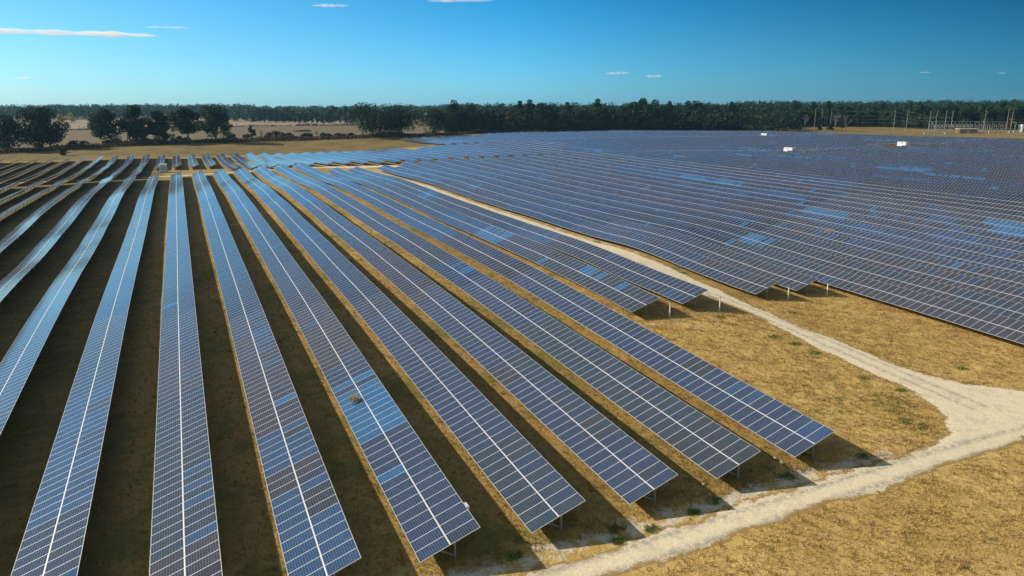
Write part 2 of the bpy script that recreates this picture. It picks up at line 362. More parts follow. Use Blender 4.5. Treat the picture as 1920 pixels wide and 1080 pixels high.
p = g.n('BsdfPrincipled', {'Base Color': c1, 'Roughness': .95, 'Specular IOR Level': .1, 'Normal': bump.outputs[0]})
M_GROUND = g.surface(p.outputs[0])
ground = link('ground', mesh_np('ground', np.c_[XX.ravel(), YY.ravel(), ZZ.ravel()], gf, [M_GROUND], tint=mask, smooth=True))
tag(ground, 'dry tan and olive grassland carrying the panel rows, farm fields beyond', 'ground', kind='structure')

# ------------------------------------------------------------------ pale gravel road, sandy track, cross track
def inpoly(px, py, poly):
    c = np.zeros(px.shape, bool); n = len(poly)
    for a in range(n):
        x1, y1 = poly[a]; x2, y2 = poly[(a + 1) % n]
        if y1 == y2: continue
        hit = ((y1 > py) != (y2 > py)) & (px < (x2 - x1) * (py - y1) / (y2 - y1) + x1); c ^= hit
    return c
def segdist(px, py, poly):
    d = np.full(px.shape, 1e9); n = len(poly)
    for a in range(n):
        x1, y1 = poly[a]; x2, y2 = poly[(a + 1) % n]; L = (x2 - x1) ** 2 + (y2 - y1) ** 2 + 1e-9
        t = np.clip(((px - x1) * (x2 - x1) + (py - y1) * (y2 - y1)) / L, 0, 1)
        d = np.minimum(d, np.hypot(px - x1 - t * (x2 - x1), py - y1 - t * (y2 - y1)))
    return d
def wob(x, y):
    return .24 * np.sin(x * .61 + 1.7 * np.sin(y * .43 + x * .17)) + .13 * np.sin(y * 1.37 + x * 1.9 + 2 * np.sin(x * .31)) + .07 * np.sin(x * 4.1 - y * 3.3 + np.sin(x * 1.7))
g = NT('pale_gravel')
pos = g.n('NewGeometry').outputs['Position']
att = g.n('Attribute', attribute_name='tint').outputs['Color']; sp = g.n('SeparateColor', {0: att})
n1 = g.noise(pos, 9.0, 6.0, .8); n2 = g.noise(pos, .8, 4.0, .6, .8); n3 = g.noise(pos, 2.4, 5.0, .7)
gc = g.mix(g.smooth(n1, .28, .74), (.48, .40, .265), (.90, .78, .56))
gc = g.mix(g.math('MULTIPLY', g.smooth(n2, .48, .72), .55), gc, (.42, .365, .27))
gc = g.mix(g.math('MULTIPLY', g.math('MULTIPLY', sp.outputs[1], g.smooth(n3, .36, .62)), .95), gc, (.29, .27, .225))
dry = g.mix(n1, (.19, .115, .038), (.42, .29, .12))
em = g.math('ADD', sp.outputs[0], g.math('ADD', g.math('MULTIPLY', g.math('SUBTRACT', n3, .5), 1.6), g.math('MULTIPLY', g.math('SUBTRACT', n1, .5), .8)))
gc = g.mix(g.smooth(em, .22, .5), dry, gc)
bump = g.n('Bump', {'Height': n1, 'Strength': .35, 'Distance': .08})
p = g.n('BsdfPrincipled', {'Base Color': gc, 'Roughness': .95, 'Specular IOR Level': .1, 'Normal': bump.outputs[0]})
M_GRAVEL = g.surface(p.outputs[0])
def road(name, label, poly, step, rut=None, fade=1.1, zoff=0.03):
    P = np.array(poly); x = np.arange(P[:, 0].min() - 1, P[:, 0].max() + 1, step); y = np.arange(P[:, 1].min() - 1, P[:, 1].max() + 1, step)
    X, Y = np.meshgrid(x, y); cx, cy = (X[:-1, :-1] + step / 2), (Y[:-1, :-1] + step / 2)
    w = wob(cx, cy) * .8
    sel = inpoly(cx, cy, poly); d = segdist(cx, cy, poly); sd = np.where(sel, d, -d) + w
    keep = sd > 0
    ii = np.arange(X.size).reshape(X.shape)
    f = np.stack([ii[:-1, :-1], ii[:-1, 1:], ii[1:, 1:], ii[1:, :-1]], -1)[keep]
    used, inv = np.unique(f, return_inverse=True)
    vx, vy = X.ravel()[used], Y.ravel()[used]
    s2 = inpoly(vx, vy, poly); dd = segdist(vx, vy, poly); e = np.clip(np.where(s2, dd, -dd) + wob(vx, vy) * .8, 0, fade) / fade
    rt = np.zeros(len(vx)) if rut is None else rut(vx, vy)
    me = mesh_np(name, np.c_[vx, vy, G(vx, vy) + .004 + zoff * e], inv.reshape(-1, 4), [M_GRAVEL], tint=np.c_[e, rt, np.zeros(len(vx))], smooth=True)
    return tag(link(name, me), label, 'road', kind='structure')
ROAD = [(-60, 29.6), (0, 30.2), (23.5, 30.6), (29.4, 30.6), (34.2, 30.9), (40.7, 30.5), (45.2, 30.7), (50.4, 31.1), (55.9, 31.5), (59.1, 31.7), (66, 32.0), (80, 31.0), (110, 28), (112, 33), (90, 36.2), (76, 37.6), (69.3, 38.4),
        (65.5, 41.2), (64.0, 44.3), (63.2, 47.5), (63.2, 54.1), (62.9, 60.1), (63.2, 67.3), (65.0, 76), (65.9, 90), (66.0, 258), (57.6, 262), (58.2, 90), (59.6, 76), (60.2, 66), (59.2, 58.2), (58.6, 53.2), (58.5, 46.3), (58.7, 43.5), (58.1, 40.9), (57.2, 38.5), (55.2, 35.8), (54.1, 35.0),
        (52.1, 34.6), (48.5, 33.8), (46.2, 33.5), (41.8, 33.5), (38.2, 33.7), (32.1, 33.5), (25.0, 33.3), (0, 33.0), (-60, 32.6)]
def ruts(x, y):
    yc = 31.85 + .5 * sstep(x, 30, 60)
    a = np.where(y < 37, (np.exp(-((y - yc - .8) / .28) ** 2) + np.exp(-((y - yc + .8) / .28) ** 2)) * (x < 64), 0)
    b = np.where(y >= 37, np.exp(-((x - 60.5) / .28) ** 2) + np.exp(-((x - 62.1) / .28) ** 2), 0)
    return a + b
road('gravel_road', 'pale gravel road along the row ends forking into a sandy track', ROAD, .25, ruts, .95)
XT = [(-95, 310.5), (-60, 308.8), (-48, 307.8), (-40, 306.4), (-30, 305.6), (-15, 304.5), (-8, 300.6), (8, 296.2), (16, 295.2), (32, 295.0), (50, 287.0), (62, 284.0), (80, 286), (80, 293.2), (62, 292.6), (56, 293.4), (32, 299.6), (16, 299.8), (8, 300.8), (-8, 305.2), (-15, 307.6), (-30, 308.8), (-40, 309.6), (-48, 311), (-60, 312), (-95, 313.6)]
road('cross_track', 'thin pale track crossing between the near and far panel rows', XT, .6, None, .35)

# ------------------------------------------------------------------ materials for the arrays
def panel_material(name, per_object):
    g = NT(name)
    uv = g.n('UVMap', uv_map='UVMap').outputs[0]; s = g.n('SeparateXYZ', {0: uv})
    u, v = s.outputs[0], s.outputs[1]
    def edge(x, lim):
        d = g.math('MINIMUM', x, g.math('SUBTRACT', 1.0, x)); return g.math('LESS_THAN', d, lim)
    fr = g.math('MAXIMUM', edge(u, .0115), edge(v, .0185))
    uc = g.math('FRACT', g.math('MULTIPLY', g.math('SUBTRACT', u, .0225), 12.0 / .955))
    vc = g.math('FRACT', g.math('MULTIPLY', g.math('SUBTRACT', v, .045), 6.0 / .91))
    cell = g.math('MAXIMUM', edge(uc, .035), edge(vc, .035))
    bus = g.math('LESS_THAN', g.math('ABSOLUTE', g.math('SUBTRACT', g.math('FRACT', g.math('MULTIPLY', vc, 3.0)), .5)), .035)
    if per_object: base = g.n('ObjectInfo').outputs['Color']
    else: base = g.n('Attribute', attribute_name='tint').outputs['Color']
    geo = g.n('NewGeometry').outputs['Position']
    mos = g.n('TexVoronoi', {'Vector': geo, 'Scale': 9.0}).outputs['Color']
    mos = g.n('SeparateColor', {0: mos}).outputs[0]
    cc = g.mix(mos, base, g.mix(1.0, base, (1.5, 1.5, 1.5), 'MULTIPLY'))
    cc = g.mix(g.math('MULTIPLY', bus, .07), cc, (.42, .44, .48))
    cc = g.mix(g.math('MULTIPLY', cell, .48 if per_object else .22), cc, (.46, .50, .56))
    dust = g.noise(geo, .9, 4.0, .6)
    cc = g.mix(g.math('ADD', .010, g.math('MULTIPLY', g.smooth(dust, .35, .8), .025)), cc, (.36, .325, .30))
    pg = g.n('BsdfPrincipled', {'Base Color': cc, 'Roughness': g.math('ADD', .10, g.math('MULTIPLY', dust, .08)), 'IOR': 1.5, 'Specular IOR Level': .34})
    pf = g.n('BsdfPrincipled', {'Base Color': (.52, .53, .54, 1), 'Roughness': .45, 'Metallic': .25})
    mx = g.n('MixShader', {0: fr, 1: pg.outputs[0], 2: pf.outputs[0]})
    return g.surface(mx.outputs[0])
M_PANEL_O = panel_material('module_glass_single', True)
M_PANEL_M = panel_material('module_glass', False)
M_ALU = mat_plain('aluminium_frame', (.66, .66, .66), .42, .3, .05)
M_BACK = mat_plain('module_back', (.42, .43, .44), .7)
M_STEEL = mat_plain('galvanised_steel', (.22, .25, .27), .5, .5, .2, 3.0)
M_STRIP = mat_plain('bright_clamp_rail', (.68, .66, .65), .45, .1, .06)
PAL = np.array([(.005, .014, .038), (.005, .022, .066), (.004, .040, .118), (.021, .016, .023), (.009, .014, .022), (.007, .022, .040), (.002, .090, .235)])
PALW = np.array([.26, .21, .055, .18, .165, .115, .015])
def row_tints(n, s0, i, rng):
    """a colour per column and half: strings of like modules with the odd replacement"""
    idx_ = np.zeros((2, n), int)
    for h in (0, 1):
        k = 0
        while k < n:
            L = int(rng.choice([3, 6, 10, 20, 30])); bias = PALW.copy()
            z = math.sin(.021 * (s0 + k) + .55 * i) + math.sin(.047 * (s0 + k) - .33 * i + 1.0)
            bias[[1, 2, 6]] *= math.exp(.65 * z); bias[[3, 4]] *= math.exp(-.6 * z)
            idx_[h, k:k + L] = rng.choice(len(PAL), p=bias / bias.sum()); k += L
    idx_[1] = np.where(rng.random(n) < .72, idx_[0], idx_[1])
    od = rng.random((2, n)) < .02; idx_[od] = rng.choice(len(PAL), od.sum())
    # the clear blue patches the photograph shows on particular rows
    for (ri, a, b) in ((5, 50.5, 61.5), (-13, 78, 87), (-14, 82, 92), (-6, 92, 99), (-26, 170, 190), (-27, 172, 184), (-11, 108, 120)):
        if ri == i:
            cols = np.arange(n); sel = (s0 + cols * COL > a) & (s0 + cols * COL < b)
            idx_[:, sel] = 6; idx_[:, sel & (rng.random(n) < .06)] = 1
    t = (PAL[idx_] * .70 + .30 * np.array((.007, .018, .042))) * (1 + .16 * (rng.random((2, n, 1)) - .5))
    return t

# single module (own mesh, shared by every individually built module)
mv = [(-.98, -MOD / 2, 0), (.98, -MOD / 2, 0), (.98, MOD / 2, 0), (-.98, MOD / 2, 0)]
mv = mv + [(x, y, -.036) for x, y, _ in mv]
mf = np.array([(0, 1, 2, 3), (7, 6, 5, 4), (0, 4, 5, 1), (1, 5, 6, 2), (2, 6, 7, 3), (3, 7, 4, 0)])
muv = np.tile(np.array([(0, 0), (1, 0), (1, 1), (0, 1)], float), (6, 1))
ME_MODULE = mesh_np('solar_panel', mv, mf, [M_PANEL_O, M_ALU, M_BACK], uv=muv, midx=[0, 2, 1, 1, 1, 1])
PROTO_MODULE = bpy.data.objects.new('solar_panel', ME_MODULE)
# one support frame: driven post, rafter, brace
fb = MB()
px_ = 2.45 * CT; pz = HL + 2.45 * ST - .16
fb.bar((px_, 0, -.5), (px_, 0, pz), .12, .10)
fb.bar((.35 * CT, .09, HL + .35 * ST - .13), (3.7 * CT, .09, HL + 3.7 * ST - .13), .06, .10)
fb.bar((px_, .09, .30), (1.05 * CT, .09, HL + 1.05 * ST - .16), .06, .06)
ME_FRAME = fb.mesh('support_frame', M_STEEL)
FV = np.array([v.co[:] for v in ME_FRAME.vertices]); FF = np.array([p.vertices[:] for p in ME_FRAME.polygons])
PROTO_FRAME = bpy.data.objects.new('support_frame', ME_FRAME)
RAIL_E = (.45, 1.5, 2.5, 3.55)

def table(i, tier, s0, s1, label, n_single, single_frames, with_rails, rng):
    n = int((s1 - s0) / COL); cx = c_low(i); cm = cx + W * CT / 2
    s_edge = s0 + np.arange(n + 1) * COL; z_edge = G(np.full(n + 1, cm), s_edge)
    z_edge = np.convolve(np.pad(z_edge, 2, mode='edge'), np.ones(5) / 5, 'valid') + HL
    sm_ = s0 + (np.arange(n) + .5) * COL; zm = (z_edge[:-1] + z_edge[1:]) / 2; sl = (z_edge[1:] - z_edge[:-1]) / COL
    zb = float(G(cm, s0)[0])
    root = thing('solar_panel_row', label, 'solar panels', (cx, s0, zb), 0, 'rows of solar panels')
    tints = row_tints(n, s0, i, rng)
    # which columns are built as single modules: the nearest ones in view
    single = np.zeros(n, bool)
    if n_single:
        sx = np.array([screen_x(cm, s, z) if s * math.cos(HEAD) + cm * math.sin(HEAD) > 5 else 1e9 for s, z in zip(sm_, zm)])
        yy = sm_ * math.cos(HEAD) + cm * math.sin(HEAD); dn = (CAM_H - zm)
        sy = 540 - FPX * (yy * math.sin(PITCH) - dn * math.cos(PITCH)) / (yy * math.cos(PITCH) + dn * math.sin(PITCH))
        vis = (sx > -40) & (sx < 1960) & (sy < 1110)
        order = [k for k in np.argsort(np.hypot(sm_, cm)) if vis[k]][:n_single]; single[order] = True
    A = Vector((CT, 0, ST))
    for h in (0, 1):
        off = .98 + h * 1.995
        for k in np.nonzero(single)[0]:
            o = PROTO_MODULE.copy(); C.objects.link(o); o.parent = root
            B = Vector((0, 1, sl[k] + rng.normal(0, .0015))).normalized(); a = (A + Vector((0, 0, rng.normal(0, .0015)))).normalized()
            B = (B - a * a.dot(B)).normalized(); N = a.cross(B)
            Mx = Matrix((a, B, N)).transposed().to_4x4()
            Mx.translation = (off * CT, sm_[k] - s0, zm[k] - zb + off * ST)
            o.matrix_local = Mx; o.color = (*tints[h, k], 1)
    rest = np.nonzero(~single)[0]
    if len(rest):
        vs, ts = [], []
        for h in (0, 1):
            e0, e1 = h * 1.995, h * 1.995 + 1.96; s_a = sm_[rest] - s0 - MOD / 2; s_b = s_a + MOD
            za = zm[rest] - zb - sl[rest] * MOD / 2; zb_ = zm[rest] - zb + sl[rest] * MOD / 2
            ja = rng.normal(0, .003, len(rest)); jb = rng.normal(0, .003, len(rest))
            q = np.stack([np.stack([np.full(len(rest), e * CT), s, z + e * ST + j], -1) for e, s, z, j in ((e0, s_a, za, ja), (e1, s_a, za, jb), (e1, s_b, zb_, jb), (e0, s_b, zb_, ja))], 1)
            vs.append(np.concatenate([q, q - np.array([-.012, 0, .034])], 1)); ts.append(tints[h, rest])
        V = np.concatenate(vs); T = np.concatenate(ts); m = len(V)
        F = (np.arange(m)[:, None, None] * 8 + mf[None]).reshape(-1, 4)
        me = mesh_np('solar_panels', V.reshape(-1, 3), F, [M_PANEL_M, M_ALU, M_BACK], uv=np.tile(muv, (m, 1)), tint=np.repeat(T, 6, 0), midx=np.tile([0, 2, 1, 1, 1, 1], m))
        o = link('solar_panels' if single.any() else 'solar_panel_array', me, root)
        o['kind'] = 'stuff'
    # bright strip over the clamps between lower and upper modules
    def strip(e, dz, wd, th, name, mat, st=5):
        ks = np.unique(np.r_[np.arange(0, n + 1, st), n]); m = len(ks)
        c = np.stack([np.full(m, e * CT), s_edge[ks] - s0, z_edge[ks] - zb + e * ST], -1)
        da = np.array([CT, 0, ST]) * wd / 2; dn_ = np.array([-ST, 0, CT])
        ring = np.stack([c - da + dn_ * (dz - th), c + da + dn_ * (dz - th), c + da + dn_ * dz, c - da + dn_ * dz], 1).reshape(-1, 3)
        f = [(a * 4 + j, a * 4 + (j + 1) % 4, a * 4 + 4 + (j + 1) % 4, a * 4 + 4 + j) for a in range(m - 1) for j in range(4)]
        f += [(3, 2, 1, 0), tuple(range(4 * m - 4, 4 * m))]
        return link(name, mesh_np(name, ring, np.array(f), [mat]), root)
    strip(1.9775, .004, .040, .02, 'centre_strip', M_STRIP, 1)
    if with_rails:
        for e in RAIL_E: strip(e, -.05, .06, .08, 'rail', M_STEEL)
    fs = np.arange(.55, n * COL, 5.055)
    zf = np.interp(fs + s0, s_edge, z_edge) - HL - zb
    fd = np.hypot(fs + s0, cm); near = np.zeros(len(fs), bool)
    near[np.argsort(fd)[:single_frames]] = True
    for s, z in zip(fs[near], zf[near]):
        o = PROTO_FRAME.copy(); C.objects.link(o); o.parent = root; o.location = (0, s, z)
    if (~near).any():
        S, Z = fs[~near], zf[~near]; m = len(S)
        V = FV[None] + np.stack([np.zeros(m), S, Z], -1)[:, None]
        F = (np.arange(m)[:, None, None] * len(FV) + FF[None]).reshape(-1, 4)
        o = link('support_frames', mesh_np('support_frames', V.reshape(-1, 3), F, [M_STEEL]), root); o['kind'] = 'stuff'
    return root

rr = np.random.default_rng(11)
for i in ROWS:
    for tier, s0, s1 in segments(i):
        if tier == 1:
            if 1 <= i <= 6: lab = f"long solar panel row ending by the gravel road, {ordinal(i)} from the right"
            elif i >= 7: lab = f"long solar panel row without visible end at lower left, {ordinal(i - 6)} going leftward"
            elif i == 0: lab = "shorter solar panel row ending over grass, left of the pair beside the sandy track"
            elif i == -1: lab = "shorter solar panel row bordering the left side of the sandy track"
            elif i == -3: lab = "solar panel row bordering the right side of the sandy track, end post over dry grass"
            elif i == -4: lab = "solar panel row with exposed end, second row right of the sandy track"
            else: lab = f"solar panel row of the right-hand block, {ordinal(-i - 2)} from the sandy track"
        elif tier == 2:
            k = 8 - i
            if i >= 8: lab = f"far solar panel row behind the cross track, {ordinal(i - 7)} leftward from the inverter cabin"
            else: lab = f"far solar panel row behind the cross track, {ordinal(k)} rightward from the inverter cabin"
        else: lab = f"distant solar panel row in the back block, {ordinal(-i - 13)} from its left end"
        ns = 50 if (tier == 1 and -15 <= i <= 9) else 0
        nf = 0
        if tier == 1: nf = 62 if i >= 9 else 16 if i >= -1 else 8 if i >= -5 else 0
        elif tier == 2 and i >= 5: nf = 30
        elif tier == 2 and i >= -4: nf = 6
        table(i, tier, s0, s1, lab, ns, nf, i >= -5 and tier < 3, rr)

# ------------------------------------------------------------------ inverter cabins, posts, boxes
M_WHITE = mat_plain('white_enamel', (.56, .59, .60), .45, 0, .05, 2.0)
M_GREYP = mat_plain('grey_panel', (.30, .34, .38), .5, 0, .08)
M_DARK = mat_plain('dark_vent', (.05, .055, .06), .6)
M_CONC = mat_plain('concrete', (.42, .40, .36), .9)
M_BLACK = mat_plain('black_cable', (.02, .02, .02), .6)
def cabin(x, y, L, Wd, Hh, label, rz=0.0):
    z = g1(x, y); t = thing('inverter_cabin', label, 'inverter', (x, y, z), rz, 'white inverter cabins among the panels')
    b = MB(); b.box((0, 0, .15), (Wd + .5, L + .5, .9)); b.build('concrete_base', M_CONC, t)
    b = MB(); b.box((0, 0, .6 + Hh / 2), (Wd, L, Hh))
    for k in range(int(L / .6)): b.box((-Wd / 2 - .015, -L / 2 + .3 + k * .6, .6 + Hh / 2), (.05, .06, Hh - .3))
    b.build('body', M_WHITE, t)
    b = MB(); b.box((0, 0, .6 + Hh + .06), (Wd + .25, L + .25, .12)); b.box((0, 0, .6 + Hh + .15), (Wd * .9, L * .9, .06)); b.build('roof', M_WHITE, t)
    for k in (-1, 1):
        b = MB(); b.box((-Wd / 2 - .03, k * L * .27, .6 + Hh * .45), (.05, L * .3, Hh * .7)); b.box((-Wd / 2 - .07, k * L * .27 + L * .1, .6 + Hh * .45), (.05, .06, .3)); b.build('door', M_WHITE, t)
    b = MB(); b.box((0, -L / 2 - .03, .6 + Hh * .5), (Wd * .8, .05, Hh * .75))
    for k in range(5): b.box((0, -L / 2 - .07, .6 + Hh * (.3 + .1 * k)), (Wd * .7, .03, .06))
    b.build('end_panel', M_GREYP, t)
    b = MB(); b.box((-Wd / 2 - .02, 0, .6 + Hh * .8), (.06, L * .2, Hh * .12)); b.build('vent', M_DARK, t)
    return t
cabin(-7.0, 328.5, 3.0, 2.7, 2.6, 'white inverter cabin alone in the tan clearing on the left')
cabin(291.8, 293.5, 6.0, 2.3, 2.4, 'white inverter cabin closest to the camera within the right-hand block')
cabin(386.0, 300.5, 5.8, 2.4, 2.4, 'white inverter cabin beside the small tan clearing on the right')
cabin(379.0, 405.5, 5.2, 2.3, 2.4, 'farthest white inverter cabin, small against the back panels near the forest')

def end_post(x, y, ci, label):
    z = g1(x, y); t = thing('end_post', label, 'post', (x, y, z), 0, 'white posts standing off the row ends')
    b = MB(); b.bar((0, 0, -.4), (0, 0, 1.75), .10, .10); b.build('post', M_WHITE, t)
    b = MB(); b.box((0, 0, 1.80), (.17, .17, .08)); b.build('cap', M_STEEL, t)
    b = MB(); dx = ci - x
    b.tube([(0, .05, 1.6), (dx * .3, .35, 1.62), (dx * .7, .9, 1.75), (dx, 1.5, 1.98)], .03, 5); b.build('cable', M_BLACK, t)
for i, s, lab in ((0, 65.9, 'white steel post off the row end third left of the sandy track'), (-1, 65.7, 'white steel post and cable close to the left edge of the sandy track'),
                  (-3, 69.0, 'white steel post off the first row end right of the sandy track'), (-4, 69.1, 'white steel post off the second row end right of the sandy track')):
    end_post(c_low(i) + W * CT + .55, s, c_low(i) + W * CT - .25, lab)
def jbox(i, s, label):
    x = c_low(i) + W * CT + .09; z = g1(x - 2, s) + HL + W * ST - .32
    t = thing('combiner_box', label, 'electrical box', (x, s, z), 0)
    b = MB(); b.box((0, 0, 0), (.22, .55, .62)); b.build('case', M_WHITE, t)
    b = MB(); b.box((.12, 0, 0), (.02, .47, .54)); b.box((.14, .18, 0), (.03, .04, .12)); b.build('door', M_GREYP, t)
    b = MB(); b.box((-.14, 0, 0), (.10, .4, .10)); b.tube([(0, .1, -.3), (0, .1, -1.2)], .025, 5); b.build('bracket', M_STEEL, t)
jbox(5, 38.0, 'white electrical box behind the high edge of a row end near the gravel road')
jbox(12, 262, 'small pale electrical box hung on a left row near the cross track')

# ------------------------------------------------------------------ foliage
def leaf_material(name, cols, rough=.75, trans=.22):
    g = NT(name)
    t = g.n('Attribute', attribute_name='tint').outputs['Color']; s = g.n('SeparateColor', {0: t})
    rnd = g.n('ObjectInfo').outputs['Random']
    c = g.mix(s.outputs[0], cols[0], cols[1])
    c = g.mix(g.math('MULTIPLY', g.smooth(s.outputs[1], .75, 1.0), .6), c, cols[2])
    hs = g.n('HueSaturation', {'Hue': g.math('ADD', .485, g.math('MULTIPLY', rnd, .03)), 'Value': g.math('ADD', .75, g.math('MULTIPLY', g.math('FRACT', g.math('MULTIPLY', rnd, 7.3)), .6)), 'Color': c}).outputs[0]
    d = g.n('BsdfPrincipled', {'Base Color': hs, 'Roughness': rough, 'Specular IOR Level': .2})
    tr = g.n('BsdfTranslucent', {'Color': hs})
    m = g.n('MixShader', {0: trans, 1: d.outputs[0], 2: tr.outputs[0]})
    return g.surface(m.outputs[0])
M_OAK = leaf_material('oak_leaves', ((.005, .022, .009), (.020, .055, .018), (.040, .075, .022)))
M_FOREST = leaf_material('forest_leaves', ((.006, .025, .010), (.024, .060, .020), (.050, .080, .024)))
M_RUST = leaf_material('russet_leaves', ((.06, .040, .014), (.15, .080, .024), (.20, .12, .035)))
M_YELLOW = leaf_material('yellow_leaves', ((.13, .12, .018), (.28, .25, .03), (.35, .28, .05)))
M_BRUSH = leaf_material('brown_brush', ((.028, .020, .012), (.075, .052, .028), (.05, .06, .02)))
M_TWIGS = leaf_material('grey_twigs', ((.09, .085, .075), (.17, .16, .14), (.12, .11, .07)))
M_BARK = mat_plain('bark', (.075, .060, .045), .9, 0, .35, 2.0)
M_PALEBARK = mat_plain('pale_bark', (.115, .115, .11), .9, 0, .25, 2.0)

def leaf_cloud(rng, centers, radii, n, size, flat=.75, inner=.55):
    """n leaf clumps spread through blobs: quads with outward-ish random normals"""
    w = radii ** 2; k = rng.choice(len(centers), n, p=w / w.sum())
    d = rng.normal(size=(n, 3)); d /= np.linalg.norm(d, axis=1)[:, None]
    rad = radii[k] * (inner + (1.08 - inner) * rng.random(n) ** .6)
    p = centers[k] + d * rad[:, None] * np.array([1, 1, flat])
    nrm = d + rng.normal(size=(n, 3)) * .8; nrm /= np.linalg.norm(nrm, axis=1)[:, None]
    a = np.cross(nrm, rng.normal(size=(n, 3))); a /= np.linalg.norm(a, axis=1)[:, None] + 1e-9
    b = np.cross(nrm, a); s = size * (.5 + rng.random(n))[:, None]
    q = np.stack([p - a * s * .5, p + b * s * .38, p + a * s * .5, p - b * s * .38], 1)
    tint = np.clip(np.stack([.5 + .30 * rng.normal(size=n) + .75 * (rng.random(len(centers))[k] - .5), rng.random(n), np.zeros(n)], -1), 0, 1)
    return q, tint
def cloud_mesh(name, q, tint, mat):
    n = len(q); return mesh_np(name, q.reshape(-1, 3), np.arange(4 * n).reshape(n, 4), [mat], tint=tint)
def crown_blobs(rng, w, h0, h1, nb, br=(.20, .34), shape='round'):
    cs, rs = [], []
    for _ in range(nb):
        u = rng.random(); a = rng.random() * 2 * math.pi
        z = h0 + (h1 - h0) * (.12 + .80 * u)
        prof = math.sqrt(max(.05, 1 - (2 * (u - .42)) ** 2)) if shape == 'round' else (.55 + .45 * math.sin(math.pi * min(1, u * 1.1))) if shape == 'wide' else (1.05 - u) * .9
        rr_ = w / 2 * prof * math.sqrt(rng.random()) * .82; R = w * (br[0] + (br[1] - br[0]) * rng.random()) * .55
        cs.append((math.cos(a) * rr_, math.sin(a) * rr_, min(z, h1 - R * .7))); rs.append(R)
    return np.array(cs), np.array(rs)
def trunk_mesh(rng, centers, h0, r, mat, lean=(0, 0), limbs=9, top=None):
    b = MB(); top = top or h0 * 1.6
    p0 = Vector((0, 0, -.6)); fork = Vector((lean[0], lean[1], h0)); tip = Vector((lean[0] * 1.6, lean[1] * 1.6, top))
    b.tube([p0, Vector((lean[0] * .25, lean[1] * .25, h0 * .35)), fork, tip], [r * 1.5, r * 1.05, r * .85, r * .25], 8)
    order = rng.permutation(len(centers))[:limbs]
    for k in order:
        c = Vector(centers[k]); st = fork.lerp(tip, rng.random() * .6) - Vector((0, 0, h0 * .15 * rng.random()))
        mid = st.lerp(c, .5) + Vector((rng.normal() * .4, rng.normal() * .4, .5 * rng.random()))
        b.tube([st, mid, c], [r * .45, r * .28, r * .07], 6)
    return b.mesh('trunk', mat, True)
def tree(name, label, cat, x, y, w, h, h0, nb, n, size, mat, seed, r=.5, lean=(0, 0), shape='round', group=None, bark=None, br=(.20, .34), low=None, z=None):
    rng = np.random.default_rng(seed)
    t = thing(name, label, cat, (x, y, g1(x, y) if z is None else z), 0, group)
    cs, rs = crown_blobs(rng, w, h0 * .8 if low is None else low, h, nb, br, shape); cs[:, 0] += lean[0]; cs[:, 1] += lean[1]
    q, ti = leaf_cloud(rng, cs, rs, n, size)
    link('trunk', trunk_mesh(rng, cs, h0, r, bark or M_BARK, lean), t); link('crown', cloud_mesh('crown', q, ti, mat), t)
    return t
RX, RY = math.cos(HEAD), -math.sin(HEAD)     # the direction that reads as rightward from the camera
OAKS = [  # px, y-distance point, crown width, height, clear trunk, lean, label
    (-89.3, 506, 21, 20, 4, 0, 'broad dark oak cut by the left edge of the picture'),
    (-75.8, 524, 30, 23.5, 4, 0, 'largest dark oak, full crown down to the brush, at far left'),
    (-38.0, 538, 21, 22.0, 7, -4, 'dark leaning oak, leftmost of the close group of five on the field edge'),
    (-24.8, 537, 19, 24.5, 6, 0, 'tallest dark oak of the group of five on the field edge'),
    (-11.6, 537, 17, 21, 7, 0, 'narrow open dark oak in the middle of the group of five'),
    (6.2, 543, 23, 22.5, 9.5, -2, 'dark oak with a long bare pale trunk on the field edge'),
    (22.3, 532, 24, 23.5, 7, 1, 'open dark oak with drooping boughs, rightmost of the group of five'),
    (132.3, 549, 42, 25, 7, 0, 'broad spreading live oak, leftmost of the clump before the panel corner'),
    (157.0, 556, 36, 24, 7, 0, 'broad live oak in the middle of the clump before the panel corner'),
    (187.0, 569, 30, 20.5, 6, 0, 'smaller live oak, rightmost of the clump before the panel corner')]
for k, (x, y, w, h, h0, ln, lab) in enumerate(OAKS):
    wide = k >= 7
    tree('oak_tree', lab, 'tree', x, y, w, h, h0, 44 if k != 1 else 60, 7000 if k != 1 else 10000, .95, M_OAK, 100 + k, .55 if k != 5 else .5, (ln * RX, ln * RY), 'wide' if wide or k in (1, 6) else 'round',
         'dark oaks along the field edge', M_PALEBARK if k == 5 else None, (.20, .34), low=.8 if k in (1, 3, 4) else 1.5 if k in (0, 2) else 3.0 if k >= 6 else 5.0)
# low growth on the field edge
SHR = [(0, 283, 9), (60, 280, 8), (129, 272, 9), (150, 271, 8), (192, 270, 9), (211, 268, 15), (262, 266, 12), (293, 266, 12), (320, 262, 13), (332, 264, 8), (345, 264, 6), (420, 260, 13), (432, 262, 8), (462, 262, 8), (502, 260, 9), (514, 258, 11), (526, 259, 9), (540, 260, 8), (570, 259, 7), (580, 259, 6), (605, 258, 7), (614, 258, 5), (634, 257, 6), (642, 257, 5), (657, 256, 6)]
ne = len(SHR)
def edge_r(px): return 512 + max(0, px) * .083
for k, (px, py, hp) in enumerate(SHR):
    r = edge_r(px) + 6; x, y = at(px, r); h = hp * r / FPX * 1.25
    tree('shrub', f"dark green shrub, {ordinal(k + 1)} from the left in the brush along the field edge", 'shrub', x, y, h * 1.9, h * .85, .4, 12, 700, .6, M_FOREST, 300 + k, .10, (0, 0), 'round', 'shrubs along the field edge', low=.1)
x, y = at(470, 551); tree('young_tree', 'lone young green tree rising from the brush right of the oak group', 'tree', x, y, 7.0, 9.5, 2.2, 12, 1100, .6, M_FOREST, 371, .16)
